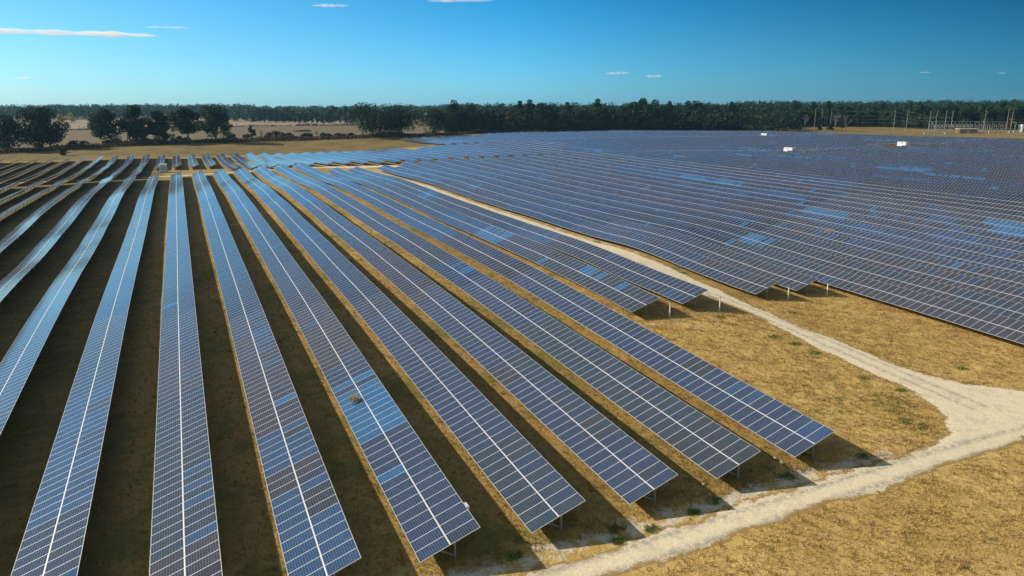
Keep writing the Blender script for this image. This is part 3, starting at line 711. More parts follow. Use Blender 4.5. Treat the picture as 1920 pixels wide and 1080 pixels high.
x, y = at(487, 552); tree('sapling', 'thin bare grey sapling beside the lone young tree', 'tree', x, y, 3.2, 6, 1.8, 7, 130, .5, M_TWIGS, 372, .10)
x, y = at(592, 556); tree('sapling', 'tiny single sapling standing above the brush right of the field', 'tree', x, y, 2.2, 4.8, 2.2, 4, 150, .5, M_FOREST, 373, .07)
x, y = at(108, 468); tree('shrub', 'round dark bush alone on the tan grass at far left', 'shrub', x, y, 5, 4.6, .4, 8, 600, .6, M_OAK, 374, .1, low=.1)
# brown undergrowth band
rng = np.random.default_rng(5)
def band(name, label, pts, width, h, n, size, mat, kind='stuff', cat='undergrowth'):
    P = np.array(pts, float); L = np.r_[0, np.cumsum(np.hypot(*np.diff(P, axis=0).T))]
    t = rng.random(n) * L[-1]; x = np.interp(t, L, P[:, 0]); y = np.interp(t, L, P[:, 1]); o = (rng.random(n) - .5) * width
    y = y + o * .95; x = x - o * .3
    hh = h * (.55 + .45 * np.sin(t * .11) * np.sin(t * .037 + 1) + .3 * rng.random(n)); z = G(x, y) + np.maximum(.15, hh) * rng.random(n)
    q, ti = leaf_cloud(rng, np.stack([x, y, z], -1), np.full(n, .35), n, size)
    return tag(link(name, cloud_mesh(name, q, ti, mat)), label, cat, kind=kind)
EDGE = [(-110, 485), (-88, 494), (-67, 508), (-26, 526), (20, 534), (76, 537), (131, 551), (176, 565), (230, 586), (262, 584)]
band('undergrowth', 'dark brown brush band along the ditch below the oaks', EDGE, 18, 2.7, 26000, .9, M_BRUSH)
x0, y0 = at(-30, 900); x1, y1 = at(330, 940); x2, y2 = at(480, 950); x3, y3 = at(545, 945); x4, y4 = at(600, 945); x5, y5 = at(668, 940)
band('field_hedge', 'thin dark brown hedge line crossing the tan field behind the oaks', [(x0, y0), (x1, y1), (x2, y2), (x3, y3)], 5, 1.8, 2600, 1.2, M_BRUSH, None, 'hedge')
band('field_hedge', 'short dark brown hedge line right of the gap in the tan field', [at(553, 945), at(590, 945), (x5, y5)], 5, 2.0, 1000, 1.2, M_BRUSH, None, 'hedge')
band('weed_patch', 'small dark patch of weeds in the middle of the tan field', [at(550, 725), at(580, 720)], 7, 1.0, 700, .9, M_BRUSH, None, 'weeds')

# forest behind the panels: eight kinds, each copy a tree of its own
KINDS = []
for k in range(9):
    mat = M_RUST if k == 8 else M_FOREST
    w, h = [(12, 20), (14, 22), (11, 24), (15, 19), (10, 21), (13, 17), (16, 23), (9, 18), (11, 17)][k]
    t = tree('forest_tree', 'x', 'tree', 0, -400, w, h, 4.0, 24, 1900, 1.15, mat, 500 + k, .3, (0, 0), 'wide' if k % 2 else 'round', 'trees along the forest edge', None, (.20, .36), low=.2, z=0)
    KINDS.append(t)
FE = [(208, 592), (236, 596), (262, 590), (330, 578), (400, 566), (455, 556), (492, 552)]
FP = np.array(FE, float); FL = np.r_[0, np.cumsum(np.hypot(*np.diff(FP, axis=0).T))]
spots = []
for rank, (off, st) in enumerate(((0, 7.5), (10, 8.0), (22, 9.0), (36, 10.0))):
    for t in np.arange(0, FL[-1], st):
        t += rng.normal() * 1.5; x = np.interp(t, FL, FP[:, 0]) + off * .55 + rng.normal(); y = np.interp(t, FL, FP[:, 1]) + off * .85 + rng.normal()
        spots.append((x, y, rank))
for px in np.arange(1440, 1990, 9.5):                    # forest beyond the substation
    for rank in (0, 1):
        r = 815 - 55 * float(sstep(px, 1640, 1760)) + rank * 16 + 8 * rng.random(); x, y = at(px + 4 * rng.normal(), r); spots.append((x, y, rank + 4))
for px in np.arange(474, 662, 11):                       # wood at the right end of the tan field
    r = 1180 - (px - 474) * .9; x, y = at(px, r); spots.append((x, y, 8))
for px in np.arange(838, 1000, 16):
    x, y = at(px, 640 + 12 * rng.random()); spots.append((x, y, 7))
spots.sort(key=lambda s: screen_x(s[0], s[1]))
cnt = {}
used = set()
for x, y, rank in spots:
    k = int(rng.integers(0, 8)) if rng.random() > .045 else 8
    sc_ = (.78 + .34 * rng.random()) * (.82 if rank == 0 else 1.0) * (.95 if rank >= 4 else 1.05)
    sc_ *= 1 + .13 * math.sin(x * .047 + 1.3) * math.sin(x * .021) + .08 * math.sin(x * .13)
    if rank == 8: sc_ *= .95
    if rank == 7: sc_ *= .62
    where = {0: ', front line of the panel-side forest', 1: ', second line of the panel-side forest', 2: ', third line of the panel-side forest',
             3: ', back line of the panel-side forest', 4: ', front line of the substation forest', 5: ', second line of the substation forest',
             7: ', low trees right of the live oaks', 8: ', wood at the tan field end'}[rank]
    cnt[rank] = cnt.get(rank, 0) + 1
    lab = f"{'russet' if k == 8 else 'dark green'} tree, {ordinal(cnt[rank])} from the left{where}"
    loc = (x, y, g1(x, y)); rz = rng.random() * 6.28; s3 = (sc_ * (.9 + .25 * rng.random()), sc_ * (.9 + .25 * rng.random()), sc_ * (.9 + .2 * rng.random()))
    if k not in used:
        used.add(k); o = KINDS[k]; o.location = loc; o.rotation_euler = (0, 0, rz); o.scale = s3; o['label'] = lab
    else: dup(KINDS[k], loc, rz, s3, lab)
for k in range(9):
    if k not in used:
        for ch in list(KINDS[k].children): bpy.data.objects.remove(ch)
        bpy.data.objects.remove(KINDS[k])
# two yellow trees in the far wood
for px, r, w, h, lab in ((112, 1330, 17, 13, 'pale yellow-green tree at the far field edge, right of the largest oak'), (132, 1330, 21, 14, 'bright yellow tree at the far field edge, right of the pale one')):
    x, y = at(px, r); tree('yellow_tree', lab, 'tree', x, y, w, h, 2.5, 14, 900, 1.3, M_YELLOW, 800 + px, .3, low=.5)

# far woods that read as one mass
def woods(name, label, fn, n, per, size, hr, mat):
    cs = []
    for _ in range(n):
        x, y = fn(); cs.append((x, y))
    cs = np.array(cs); z = G(cs[:, 0], cs[:, 1]); h = hr[0] + (hr[1] - hr[0]) * rng.random(n); q_, t_ = [], []
    c0 = np.stack([cs[:, 0], cs[:, 1], z + h * .55], -1); R = h * .36
    C3 = np.concatenate([c0, c0 + np.stack([R * .5 * rng.normal(size=n), R * .5 * rng.normal(size=n), h * .18], -1), c0 - np.stack([R * .4 * rng.normal(size=n), R * .4 * rng.normal(size=n), h * .25], -1)])
    R3 = np.concatenate([R, R * .75, R * .8])
    q, ti = leaf_cloud(rng, C3, R3, n * per, size, 1.0, .5)
    return tag(link(name, cloud_mesh(name, q, ti, mat)), label, 'woods', kind='stuff')
def polar(p0, p1, r0, r1): return lambda: at(p0 + (p1 - p0) * rng.random(), r0 + (r1 - r0) * rng.random() ** 1.3)
woods('woods', 'bluish far woodland along the left skyline', polar(-160, 480, 1560, 2300), 900, 70, 3.0, (17, 26), M_FOREST)
woods('woods', 'bluish far woodland on the skyline behind the tan field', polar(420, 900, 1250, 2400), 900, 60, 3.0, (12, 19), M_FOREST)
woods('woods', 'dense dark woodland behind the forest edge', polar(830, 1500, 690, 1100), 800, 70, 2.0, (14, 21), M_FOREST)
woods('woods', 'dark woodland rising behind the substation', polar(1380, 2050, 830, 1700), 1500, 60, 2.2, (14, 20), M_FOREST)

# bare trees in front of the forest at the right
def bare_tree(x, y, h, seed, label, mat):
    r_ = random.Random(seed); b = MB()
    def grow(p, d, L, r, depth):
        q = p + d * L; m = p.lerp(q, .5) + Vector((r_.gauss(0, .06 * L), r_.gauss(0, .06 * L), 0)); b.tube([p, m, q], [r, r * .85, r * .65], 5)
        if depth == 0: return
        for _ in range(3 if depth > 1 else 4):
            nd = (d + Vector((r_.gauss(0, .55), r_.gauss(0, .55), r_.uniform(-.05, .35)))).normalized(); grow(q, nd, L * r_.uniform(.55, .8), r * .6, depth - 1)
    grow(Vector((0, 0, -.5)), Vector((r_.gauss(0, .08), r_.gauss(0, .08), 1)).normalized(), h * .36, h * .022, 4)
    t = thing('bare_tree', label, 'tree', (x, y, g1(x, y)), 0, 'bare grey trees before the forest'); b.build('trunk', mat, t); return t
for px, r, h, sd, lab in ((1430, 726, 16, 1, 'broad bare grey tree, leftmost of the leafless trees at the panel edge'), (1458, 716, 17, 2, 'pale forked bare tree right of the broad leafless one'), (1515, 712, 15, 3, 'spreading leafless tree left of the tall wooden pole'),
                          (1572, 704, 16, 4, 'upright leafless tree right of the tall wooden pole'), (1592, 700, 16, 5, 'leafless tree leaning right, last before the open tan field'), (1027, 655, 12, 6, 'pale twiggy leafless tree in front of the dark forest'), (1168, 700, 20, 7, 'white-limbed dead tree inside the dark forest front')):
    x, y = at(px, r); bare_tree(x, y, h, sd, lab, M_PALEBARK if sd in (2, 6, 7) else M_PALEBARK)
for k, (px, r, w, h) in enumerate(((1493, 715, 10, 9), (1505, 722, 8, 10), (1545, 708, 8, 12), (1585, 706, 9, 14), (1475, 735, 9, 12), (1562, 725, 7, 7))):
    x, y = at(px, r); tree('field_tree', f"dark leafy tree among the leafless ones, {ordinal(k + 1)} built clump before the tan field" if False else ['squat dark leafy tree right of the pale forked bare tree', 'second squat dark tree, just left of the spreading leafless one', 'narrow dark ivy-clad tree between the two utility poles', 'dark tree tangled with the leafless tree leaning right', 'dark leafy tree behind the pale forked bare tree', 'low green bush behind the upright leafless tree'][k], 'tree', x, y, w, h, 1.5, 12, 900, .9, M_OAK, 700 + k, .25, low=.4)
band('undergrowth', 'dark green undergrowth at the foot of the forest behind the panels', FE, 12, 4.5, 9000, 1.2, M_FOREST)
# shrubs glowing brown at the foot of the forest
band('undergrowth', 'russet brush strip at the foot of the forest', [(262, 575), (300, 572), (340, 566), (400, 556), (450, 540), (490, 520)], 10, 1.8, 5000, .9, M_RUST)

# ------------------------------------------------------------------ substation, poles, wires, sheds
M_WOODP = mat_plain('weathered_pole', (.26, .23, .19), .9, 0, .2)
M_POLE = mat_plain('grey_steel_pole', (.19, .225, .225), .6, .2, .1)
M_BRICK = None
g = NT('red_brick'); pos = g.n('TexCoord').outputs['Object']
bk = g.n('TexBrick', {'Vector': pos, 'Color1': (.17, .055, .04, 1), 'Color2': (.22, .08, .055, 1), 'Mortar': (.2, .14, .11, 1), 'Scale': 3.0}).outputs[0]
M_BRICK = g.surface(g.n('BsdfPrincipled', {'Base Color': bk, 'Roughness': .9}).outputs[0])
SX, SY = at(1750, 668); SZ = g1(SX, SY)
UX, UY = RX, RY
def sub(px, back=0.0, z=0.0):
    d = (px - 1750) * .4925; return Vector((SX + UX * d + math.sin(HEAD + .5) * back, SY + UY * d + math.cos(HEAD + .5) * back, z))
def place(name, label, cat, px, back, group=None):
    p = sub(px, back); return thing(name, label, cat, (p.x, p.y, g1(p.x, p.y)), -HEAD, group)
for k, (px, lab) in enumerate(((1750, 'tall H-frame dead-end structure at the left end of the substation'), (1775, 'second tall H-frame dead-end structure of the substation'))):
    t = place('h_frame', lab, 'power structure', px, 0, 'tall H-frames in the substation')
    for s in (0, 1):
        b = MB(); b.tube([(s * 5.0, 0, -.5), (s * 5.0, 0, 17.5)], [.30, .17], 8); b.build('pole', M_POLE, t)
    b = MB(); b.bar((-.3, 0, 12.6), (5.3, 0, 12.6), .3); b.build('crossbeam', M_POLE, t)
    for s in (.8, 2.5, 4.2):
        b = MB()
        for q in range(5): b.tube([(s, -.1, 12.3 - q * .22), (s, -.1, 12.2 - q * .22)], .16, 8)
        b.build('insulator', M_GREYP, t)
for px, h, lab in ((1838, 17, 'tall lightning mast in the middle of the substation'), (1874, 17.5, 'tall mast, left one of the close pair at the substation'), (1881, 17, 'tall mast, right one of the close pair at the substation')):
    t = place('lightning_mast', lab, 'mast', px, 3, 'masts in the substation')
    b = MB(); b.tube([(0, 0, -.5), (0, 0, h * .7), (0, 0, h)], [.26, .2, .1], 8); b.build('shaft', M_POLE, t)
    b = MB(); b.tube([(0, 0, h), (0, 0, h + 1.2)], .05, 5); b.build('tip', M_STEEL, t)
for px, n, lab, dz in ((1755, 18, 'long grey bus gantry on many legs behind the left H-frames', 9.0), (1830, 13, 'long grey bus gantry on many legs right of the brick house', 8.2), (1889, 3, 'short grey bus gantry left of the pale transformer', 7.4)):
    t = place('bus_gantry', lab, 'power structure', px, 6, 'bus gantries in the substation'); L = {18: 34, 13: 21, 3: 6}[n]
    for row in (0, 5):
        for k in range(n):
            b = MB(); b.tube([(L * k / (n - 1), row, -.4), (L * k / (n - 1), row, dz * (1 if k % 3 == 0 else .62))], .13, 6)
            if k % 3: b.tube([(L * k / (n - 1), row, dz * .55), (L * k / (n - 1), row, dz * .78)], [.34, .20], 6)
            b.build('leg', M_POLE, t)
        b = MB(); b.bar((-.5, row, dz), (L + .5, row, dz), .28); b.bar((0, row, dz * .78), (L, row, dz * .78), .16); b.build('beam', M_POLE, t)
    b = MB()
    for k in range(0, n, 3): b.bar((L * k / (n - 1), 0, dz), (L * k / (n - 1), 5, dz), .22)
    b.build('cross_ties', M_POLE, t)
for px, hz, lab in ((1754.5, 6.0, 'yard floodlight at the foot of the leftmost H-frame'), (1785, 5.0, 'yard floodlight beside the second H-frame'), (1835, 6.5, 'yard floodlight left of the middle lightning mast')):
    t = place('floodlight', lab, 'light', px, -3, 'yard floodlights in the substation')
    b = MB(); b.tube([(0, 0, -.4), (0, 0, hz + 2)], .07, 6); b.build('pole', M_POLE, t)
    b = MB(); b.box((0, -.15, hz + 2.1), (.75, .5, .35)); b.build('lamp_head', M_WHITE, t)
t = place('brick_house', 'low red brick control house with white flat roof in the substation', 'building', 1799, -4)
b = MB(); b.box((7, 2.5, 1.6), (14, 5, 3.6)); b.build('wall', M_BRICK, t)
b = MB(); b.box((7, 2.5, 3.55), (14.8, 5.8, .35)); b.build('roof', M_WHITE, t)
for px in (2.2, 11.0):
    b = MB(); b.box((px, -.04, 2.5), (.9, .12, .7)); b.build('window', M_DARK, t)
b = MB(); b.box((6.8, -.04, 1.0), (1.6, .12, 2.2)); f_ = b.build('door', M_GREYP, t)
b = MB(); b.box((7.3, -.13, 1.0), (.1, .08, .25)); b.build('handle', M_STEEL, f_)
t = place('brick_house', 'small red brick house cut by the right edge, beside the pale transformer', 'building', 1915.5, -4)
b = MB(); b.box((3, 2, 1.6), (6, 4, 3.6)); b.build('wall', M_BRICK, t); b = MB(); b.box((3, 2, 3.55), (6.6, 4.6, .35)); b.build('roof', M_WHITE, t)
b = MB(); b.box((1.2, -.04, 1.1), (1.0, .1, 2.1)); b.build('door', M_GREYP, t)
t = place('transformer', 'tall pale blue-grey transformer with radiators in the substation', 'transformer', 1898, -2)
b = MB(); b.box((1.7, 1.4, 2.4), (3.2, 2.6, 4.6)); b.build('tank', M_GREYP, t)
b = MB()
for k in range(6): b.box((.4 + k * .52, -.25, 2.3), (.12, .6, 3.4))
b.build('radiator', M_GREYP, t)
b = MB(); b.box((1.7, 1.4, 5.3), (3.4, 2.8, 1.2)); b.build('white_cap', M_WHITE, t)
b = MB(); b.tube([(3.4, 1.4, 4.0), (6.5, 1.4, 5.6), (9.0, 1.4, 7.6), (11, 1.4, 8.0)], .22, 8); b.build('bus_duct', M_POLE, t)
for px, bk, lab in ((1745, -3, 'grey cabinet standing at the left of the substation'), (1778, -5, 'low grey cabinet below the second H-frame'), (1847, -5, 'low grey cabinet right of the middle mast'), (1879, -5, 'grey cabinet below the close pair of masts'), (1886, -6, 'grey cabinet left of the transformer')):
    t = place('switch_cabinet', lab, 'cabinet', px, bk, 'low cabinets in the substation')
    b = MB(); b.box((0, 0, .6), (1.8, 1.0, 1.2)); b.build('case', M_GREYP, t)
    for s in (-.45, .45):
        b = MB(); b.box((s, -.52, .65), (.8, .05, .95)); b.build('door', M_GREYP, t)

def pole(px, r, h, label, mat, arms, rad=.26):
    x, y = at(px, r); t = thing('utility_pole', label, 'utility pole', (x, y, g1(x, y)), -HEAD, 'poles of the power line')
    b = MB(); b.tube([(0, 0, -.6), (0, 0, h * .5), (0, 0, h)], [rad, rad * .8, rad * .55], 8); b.build('shaft', mat, t)
    for k, z in enumerate(arms):
        b = MB(); b.bar((0, 0, z), (.9 * (1 if k % 2 else -1), 0, z + .1), .12); a = b.build('arm', M_STEEL, t)
        b = MB(); b.tube([(.85 * (1 if k % 2 else -1), 0, z - .5), (.85 * (1 if k % 2 else -1), 0, z)], .10, 6); b.build('insulator', M_GREYP, a)
    return x, y, t
A_ = (17.0, 13.4, 10.6, 7.6)
p1 = pole(1683, 696, 18.0, 'tall grey steel pole, left one of the pair on the tan field', M_POLE, A_)
p2 = pole(1707, 712, 18.0, 'tall grey steel pole, right one of the pair on the tan field', M_POLE, A_)
p3 = pole(1533, 715, 20.5, 'tall weathered wooden pole among the leafless trees', M_WOODP, (18.5,))
p4 = pole(1546, 735, 20.0, 'slim grey pole just right of the weathered wooden one', M_POLE, (18.5,))
p5 = pole(1563, 795, 17.5, 'grey pole farther back at the edge of the tan field', M_POLE, A_)
p6 = pole(1900, 1010, 17, 'distant grey pole over the forest near the right edge', M_POLE, (15.5, 12))
p7 = pole(1495, 845, 17, 'thin pale pole standing in the forest left of the leafless trees', M_POLE, (15,))
p8 = pole(653, 955, 12, 'small pale pole before the wood at the right end of the tan field', M_POLE, (10.5,), .2)
def wire(a, za, b, zb, label):
    a, b = Vector((a[0], a[1], g1(a[0], a[1]) + za)), Vector((b[0], b[1], g1(b[0], b[1]) + zb)); m = MB(); pts = []
    for k in range(13):
        t = k / 12; p = a.lerp(b, t); p.z -= 4 * t * (1 - t) * 1.2; pts.append(p - a)
    m.tube(pts, .022, 4); o = m.build('power_line', M_POLE); o.location = a; tag(o, label, 'wire', 'wires of the power line')
hs = sub(1750, 0)
WN = ('topmost', 'second', 'third', 'lowest')
for k, z in enumerate(A_):
    wire(p5, z, p1, z, f"{WN[k]} of the four wires slung across the tan field left of the pole pair")
    wire(p1, z - .4, hs, 12.4 if k < 2 else 12.4 - k, f"{WN[k]} of the wires from the left pole of the pair to the substation")
    wire(p2, z - .4, sub(1775, 0), 12.4 if k < 2 else 12.4 - k, f"{WN[k]} of the wires from the right pole of the pair to the substation")
wire(p6, 15.5, at(2000, 1000), 15.5, 'upper wire of the distant pole near the right edge'); wire(p6, 12, at(2000, 1000), 12, 'lower wire of the distant pole near the right edge')
def shed(px, r, w, d, h, rz, label, zlift=0.0):
    x, y = at(px, r); t = thing('barn', label, 'building', (x, y, g1(x, y) + zlift), rz)
    b = MB(); b.box((0, 0, h / 2 - .5), (w, d, h + 1)); b.build('wall', M_WHITE, t)
    b = MB(); hw, hd = w / 2 + .4, d / 2 + .4
    b.add([(-hw, -hd, h), (hw, -hd, h), (hw, hd, h), (-hw, hd, h), (-hw, 0, h + d * .22), (hw, 0, h + d * .22)], [(0, 1, 5, 4), (2, 3, 4, 5), (0, 4, 3), (1, 2, 5), (0, 3, 2, 1)]); b.build('roof', M_WHITE, t)
    b = MB(); b.box((-w * .2, -d / 2 - .04, h * .4), (w * .2, .12, h * .8)); b.build('door', M_GREYP, t)
shed(805, 1230, 15, 8, 8.0, -HEAD, 'long white roofed barn above the live oaks, before the far woodland')
shed(890, 640, 7.5, 4, 2.6, -HEAD, 'small white roofed shed among the trees right of the live oaks')

# cattle on the far field
M_COW = mat_plain('dark_hide', (.025, .020, .018), .8); M_COWP = mat_plain('pale_hide', (.55, .48, .40), .8)
def cow_mesh(mat):
    b = MB(); b.tube([(-1.0, 0, 1.0), (-.7, 0, 1.05), (0, 0, 1.0), (.6, 0, 1.08), (.95, 0, 1.12)], [.22, .38, .40, .38, .24], 8)
    b.tube([(.9, 0, 1.12), (1.2, 0, 1.02), (1.45, 0, .80), (1.65, 0, .66)], [.20, .16, .15, .09], 7)
    for x in (-.7, .6):
        for y in (-.2, .2): b.tube([(x, y, .95), (x + .05, y, .5), (x, y, 0)], [.13, .08, .07], 6)
    b.tube([(-1.0, 0, 1.1), (-1.15, 0, .8), (-1.15, 0, .4)], [.04, .03, .04], 5); b.bar((1.2, -.25, 1.12), (1.2, .25, 1.12), .10, .05)
    return b.mesh('cow', mat, True)
CM = (cow_mesh(M_COW), cow_mesh(M_COWP))
COWS = [(118, 1050, 0), (129, 1010, 0), (145, 1060, 0), (154, 1000, 0), (166, 1010, 0), (171, 1040, 0), (434, 1010, 0), (439, 1030, 1), (443, 1050, 0)]
where = ['leftmost of six right of the largest oak', 'second of six right of the largest oak', 'third of six right of the largest oak', 'fourth of six right of the largest oak', 'fifth of six right of the largest oak', 'last of six right of the largest oak', 'lowest of three right of the oak group', 'middle of three right of the oak group', 'uppermost of three right of the oak group']
for (px, r, k), wl in zip(COWS, where):
    x, y = at(px, r); o = link('cow', CM[k], None, (x, y, g1(x, y))); o.rotation_euler = (0, 0, rng.random() * 6.28); tag(o, ('pale' if k else 'dark') + ' cow on the far field, ' + wl, 'cow', 'cattle on the far field')

# ------------------------------------------------------------------ tumbleweeds, stones, weeds, grass
def tumble(x, y, z, w, label, seed):
    rg = np.random.default_rng(seed); b = MB()
    for k in range(90):
        d = Vector(rg.normal(size=3)); d.normalize(); d.z *= .55; e = d * w * (.35 + .2 * rg.random()); m = e * .5 + Vector(rg.normal(size=3)) * w * .10
        b.tube([Vector((0, 0, w * .22)) + e * .05, Vector((0, 0, w * .22)) + m, Vector((0, 0, w * .22)) + e + Vector(rg.normal(size=3)) * w * .06], [.016, .012, .006], 4)
    o = b.build('tumbleweed', M_TUMBLE); o.location = (x, y, z); tag(o, label, 'tumbleweed')
M_TUMBLE = mat_plain('dry_stems', (.42, .30, .13), .9, 0, .3)
e_ = .30 * W; tumble(c_low(5) + e_ * CT, 57.3, g1(c_low(5) + 1.9, 57.3) + HL + e_ * ST + .02, 1.5, 'dry tumbleweed resting on the blue modules of a near row', 21)
e_ = .5 * W; tumble(c_low(-9) - 1.2, 96.5, g1(c_low(-9), 96.5) + HL + .7, 2.2, 'dry tumbleweed caught between rows in the right-hand block', 22)
M_STONE = mat_plain('pale_stone', (.62, .56, .46), .9, 0, .15)
def stone(x, y, s, label):
    rg = np.random.default_rng(int(x * 100)); b = MB(); n = 8
    b.tube([(0, 0, -.05), (0, 0, s * .15), (s * .05, 0, s * .45), (0, s * .04, s * .62)], [s * .4, s * .55, s * .42, s * .12], n)
    o = b.build('stone', M_STONE, None, True); o.location = (x, y, g1(x, y)); o.scale = (1, .75, .8); o.rotation_euler = (0, 0, rg.random() * 6); tag(o, label, 'stone')
stone(c_low(1) - .25, 36.9, .30, 'pale stone at the low corner of the rightmost long row end'); stone(c_low(1) - .35, 36.2, .36, 'second, larger pale stone at the low corner of the rightmost long row end')
stone(c_low(2) - .3, 36.3, .26, 'pale stone at the low corner of the second long row end from the right')
stone(c_low(-1) - .5, 71.5, .3, 'pale stone below the shorter row bordering the sandy track')

def blades(x, y, n, h, spread, wd):
    """n thin bent blades (two triangles as a quad) per tuft"""
    m = len(x); X = np.repeat(x, n); Y = np.repeat(y, n); H_ = np.repeat(h, n) * (.6 + .6 * rng.random(m * n))
    a = rng.random(m * n) * 6.283; ox = np.cos(a) * spread * rng.random(m * n); oy = np.sin(a) * spread * rng.random(m * n)
    lean = H_ * (.25 + .7 * rng.random(m * n)); z = G(X, Y)
    bx, by = X + ox, Y + oy; tx, ty = bx + np.cos(a) * lean, by + np.sin(a) * lean; px_, py_ = -np.sin(a) * wd, np.cos(a) * wd
    q = np.stack([np.stack([bx - px_, by - py_, z - .02], -1), np.stack([bx + px_, by + py_, z - .02], -1), np.stack([tx + px_ * .4, ty + py_ * .4, z + H_], -1), np.stack([tx - px_ * .4, ty - py_ * .4, z + H_], -1)], 1)
    t = np.repeat(np.clip(.5 + .3 * rng.normal(size=m), 0, 1), n); return q, np.stack([t, rng.random(m * n), np.zeros(m * n)], -1)
M_STRAW = leaf_material('straw', ((.40, .265, .085), (.58, .41, .150), (.68, .52, .25)), .9, .3)
M_WEED = leaf_material('green_weeds', ((.095, .14, .022), (.20, .27, .05), (.26, .27, .08)), .8, .3)
M_OLIVE = leaf_material('olive_grass', ((.11, .078, .022), (.28, .195, .062), (.40, .27, .10)), .9, .3)
RPOLY = ROAD
def clear(x, y):
    k = ~inpoly(x, y, RPOLY); return k
# open meadow tufts
N = 78000
x = rng.random(N) * 100 + 6; y = rng.random(N) * 76 + 10
u = ((y < 30.9 + .5 * np.sin(x * .7) * np.sin(x * .23) + .5 * rng.random(N)) & (x < 75)) | ((x > 39.5) & (y > 33) & (y < 75) & (x < 62)) | ((x > 62) & (y > 33) & (y < 74) & (x < 100))
cl = np.sin(x * .9 + 2 * np.sin(y * .5)) * np.sin(y * 1.1 + x * .35) + .5 * np.sin(x * 2.3) * np.sin(y * 2.9)
u &= clear(x, y) & (rng.random(N) < .72 + .28 * (cl > 0)); x, y = x[u], y[u]; cl = cl[u]
q, t = blades(x, y, 7, .07 + .11 * rng.random(len(x)) + .08 * np.clip(cl, 0, 1), .24, .022)
tag(link('dry_grass', cloud_mesh('dry_grass', q, t, M_STRAW)), 'dry tan grass covering the open meadow beside the road', 'grass', kind='stuff')
# grass between the rows
N = 46000
x = rng.random(N) * 95 - 40; y = 34 + 110 * rng.random(N) ** 1.5
u = (y > 34.5) & (((x < 41) | (y > 66)) & (x < 57)); x, y = x[u], y[u]; u = clear(x, y); x, y = x[u], y[u]
q, t = blades(x, y, 6, .08 + .14 * rng.random(len(x)), .18, .017)
tag(link('olive_grass', cloud_mesh('olive_grass', q, t, M_OLIVE)), 'olive and brown grass growing between the panel rows', 'grass', kind='stuff')
# green weed patches
wx, wy = [], []
for cx_, cy_, s, n in ((54, 40, 3.2, 60), (52.5, 37.6, 1.6, 45), (53.0, 36.3, .7, 35), (55.5, 41.0, 2.6, 45), (50, 43, 2.5, 30), (48, 41, 2.5, 25), (57.0, 45.5, .7, 40), (58.0, 42.2, .5, 30), (56.8, 57.0, .7, 40), (57.4, 54.6, .6, 40), (57.6, 52, .6, 40), (55.2, 64.0, .5, 30), (44.2, 34.6, .6, 40), (36.9, 34.6, .7, 40), (28.2, 33.9, .5, 40), (24.6, 33.6, .5, 40), (22.5, 34.6, .7, 50), (30.2, 34.4, .5, 40), (15.5, 34.8, .6, 40), (22.0, 33.5, .5, 40), (69, 44, .6, 30), (66.5, 64, .8, 40), (65.8, 85, .5, 40), (66, 110, .6, 50)):
    wx += list(cx_ + s * rng.normal(size=n) * .5); wy += list(cy_ + s * rng.normal(size=n) * .35)
for i in range(1, 9):
    n = 160; yy_ = 36 + 110 * rng.random(n) ** 1.4; k = np.sin(yy_ * .35 + i * 2) > .25
    wx += list(c_low(i) - .35 + .25 * rng.normal(size=n)[k]); wy += list(yy_[k])
    n = 60; yy_ = 38 + 70 * rng.random(n); wx += list(c_low(i) - 1.8 + .8 * rng.normal(size=n)); wy += list(yy_)
wx, wy = np.array(wx), np.array(wy)
q, t = blades(wx, wy, 9, .05 + .09 * rng.random(len(wx)), .22, .026)
tag(link('green_weeds', cloud_mesh('green_weeds', q, t, M_WEED)), 'small bright green weeds along the row edges and on the meadow', 'weeds', kind='stuff')

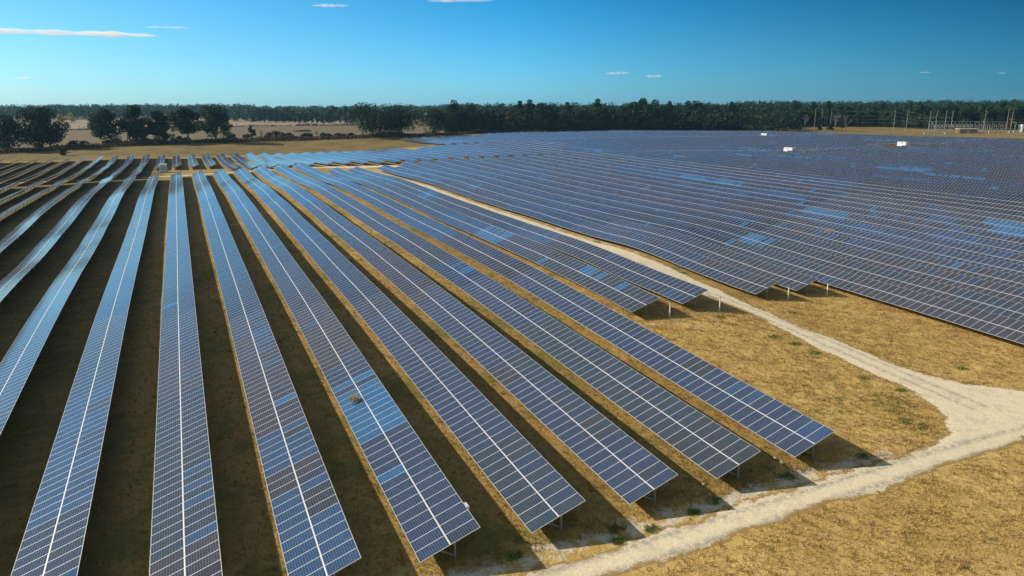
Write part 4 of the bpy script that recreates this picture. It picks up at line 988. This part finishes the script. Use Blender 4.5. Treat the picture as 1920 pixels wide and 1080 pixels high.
# ------------------------------------------------------------------ clouds
M_CLOUD = bpy.data.materials.new('cloud_vapour'); M_CLOUD.use_nodes = True; M_CLOUD.node_tree.nodes.clear()
_o = M_CLOUD.node_tree.nodes.new('ShaderNodeOutputMaterial'); _v = M_CLOUD.node_tree.nodes.new('ShaderNodeVolumePrincipled')
_v.inputs['Color'].default_value = (.98, .985, .99, 1); _v.inputs['Density'].default_value = .022; _v.inputs['Anisotropy'].default_value = .15
M_CLOUD.node_tree.links.new(_v.outputs[0], _o.inputs['Volume'])
def cloud(px, py, wpx, hpx, label, seed, R=5200.0):
    rg = np.random.default_rng(seed); a = HEAD + math.atan((px - 960) * math.cos(PITCH) / FPX)
    dist = R / math.cos(a - HEAD); zc = CAM_H + math.tan(math.atan((540 - py) / FPX) - PITCH) * R; w = wpx / FPX * R / 2; h = hpx / FPX * R / 2
    vs, fs, ts = [], [], []; nseg, nr = 44, 14; off = 0
    for k in range(3):
        L = w * (1.0 if k == 0 else .45 + .3 * rg.random()); cx_ = 0 if k == 0 else (rg.random() - .5) * w * 1.0; cz = 0 if k == 0 else (rg.random() - .4) * h * .7
        hh = h * (1.0 if k == 0 else .6)
        for s in range(nseg + 1):
            u = s / nseg * 2 - 1; prof = math.sqrt(max(0, 1 - u * u)) ** .9 * (.75 + .25 * math.sin(u * 9 + seed) * math.sin(u * 4 + k))
            for j in range(nr):
                b_ = j / nr * 6.2832; zz = math.sin(b_) * hh * prof; zz = zz * (.55 if zz < 0 else 1.0) * (1 + .25 * math.sin(u * 23 + j + seed))
                vs.append((cx_ + u * L, math.cos(b_) * hh * 2.2 * prof, cz + zz + u * L * .012)); ts.append((max(0, (1 - abs(u) ** 2.2)), 0, 0))
        for s in range(nseg):
            for j in range(nr):
                fs.append((off + s * nr + j, off + s * nr + (j + 1) % nr, off + (s + 1) * nr + (j + 1) % nr, off + (s + 1) * nr + j))
        off += (nseg + 1) * nr
    o = link('cloud', mesh_np('cloud', np.array(vs), np.array(fs), [M_CLOUD], tint=np.array(ts), smooth=True), None, (math.sin(a) * dist, math.cos(a) * dist, zc))
    o.rotation_euler = (0, 0, -a); tag(o, label, 'cloud')
for k, c_ in enumerate([(120, 57, 345, 15, 'long white streak of cloud at upper left'), (334, 48, 78, 5, 'short thin cloud just right of the long streak'), (55, 141, 24, 6, 'tiny white cloud low at the left'), (27, 142, 13, 3, 'faint speck of cloud left of the tiny white one'),
                        (632, 9, 66, 7, 'small wispy cloud at the top edge, left of centre'), (868, 1, 115, 8, 'flat white cloud cut by the top edge near the centre'), (1158, 139, 44, 7, 'small flat cloud above the forest, left one of two'), (1226, 145, 30, 7, 'small flat cloud above the forest, right one of two'),
                        (1729, 141, 20, 4, 'faint tiny cloud above the substation'), (1872, 143, 16, 4, 'faintest tiny cloud near the right edge')]):
    cloud(*c_, seed=k + 3)

# ------------------------------------------------------------------ haze
hz = bpy.data.materials.new('haze'); hz.use_nodes = True; hz.node_tree.nodes.clear()
ho = hz.node_tree.nodes.new('ShaderNodeOutputMaterial'); hv = hz.node_tree.nodes.new('ShaderNodeVolumePrincipled')
hv.inputs['Color'].default_value = (.30, .62, 1.0, 1); hv.inputs['Density'].default_value = HAZE_D; hv.inputs['Anisotropy'].default_value = .2
hz.node_tree.links.new(hv.outputs[0], ho.inputs['Volume'])
b = MB(); b.box((300, 1400, 32.0), (9000, 9000, 88.0)); o = b.build('haze', hz); tag(o, 'thin bluish air haze over the whole farm', 'haze', kind='stuff')
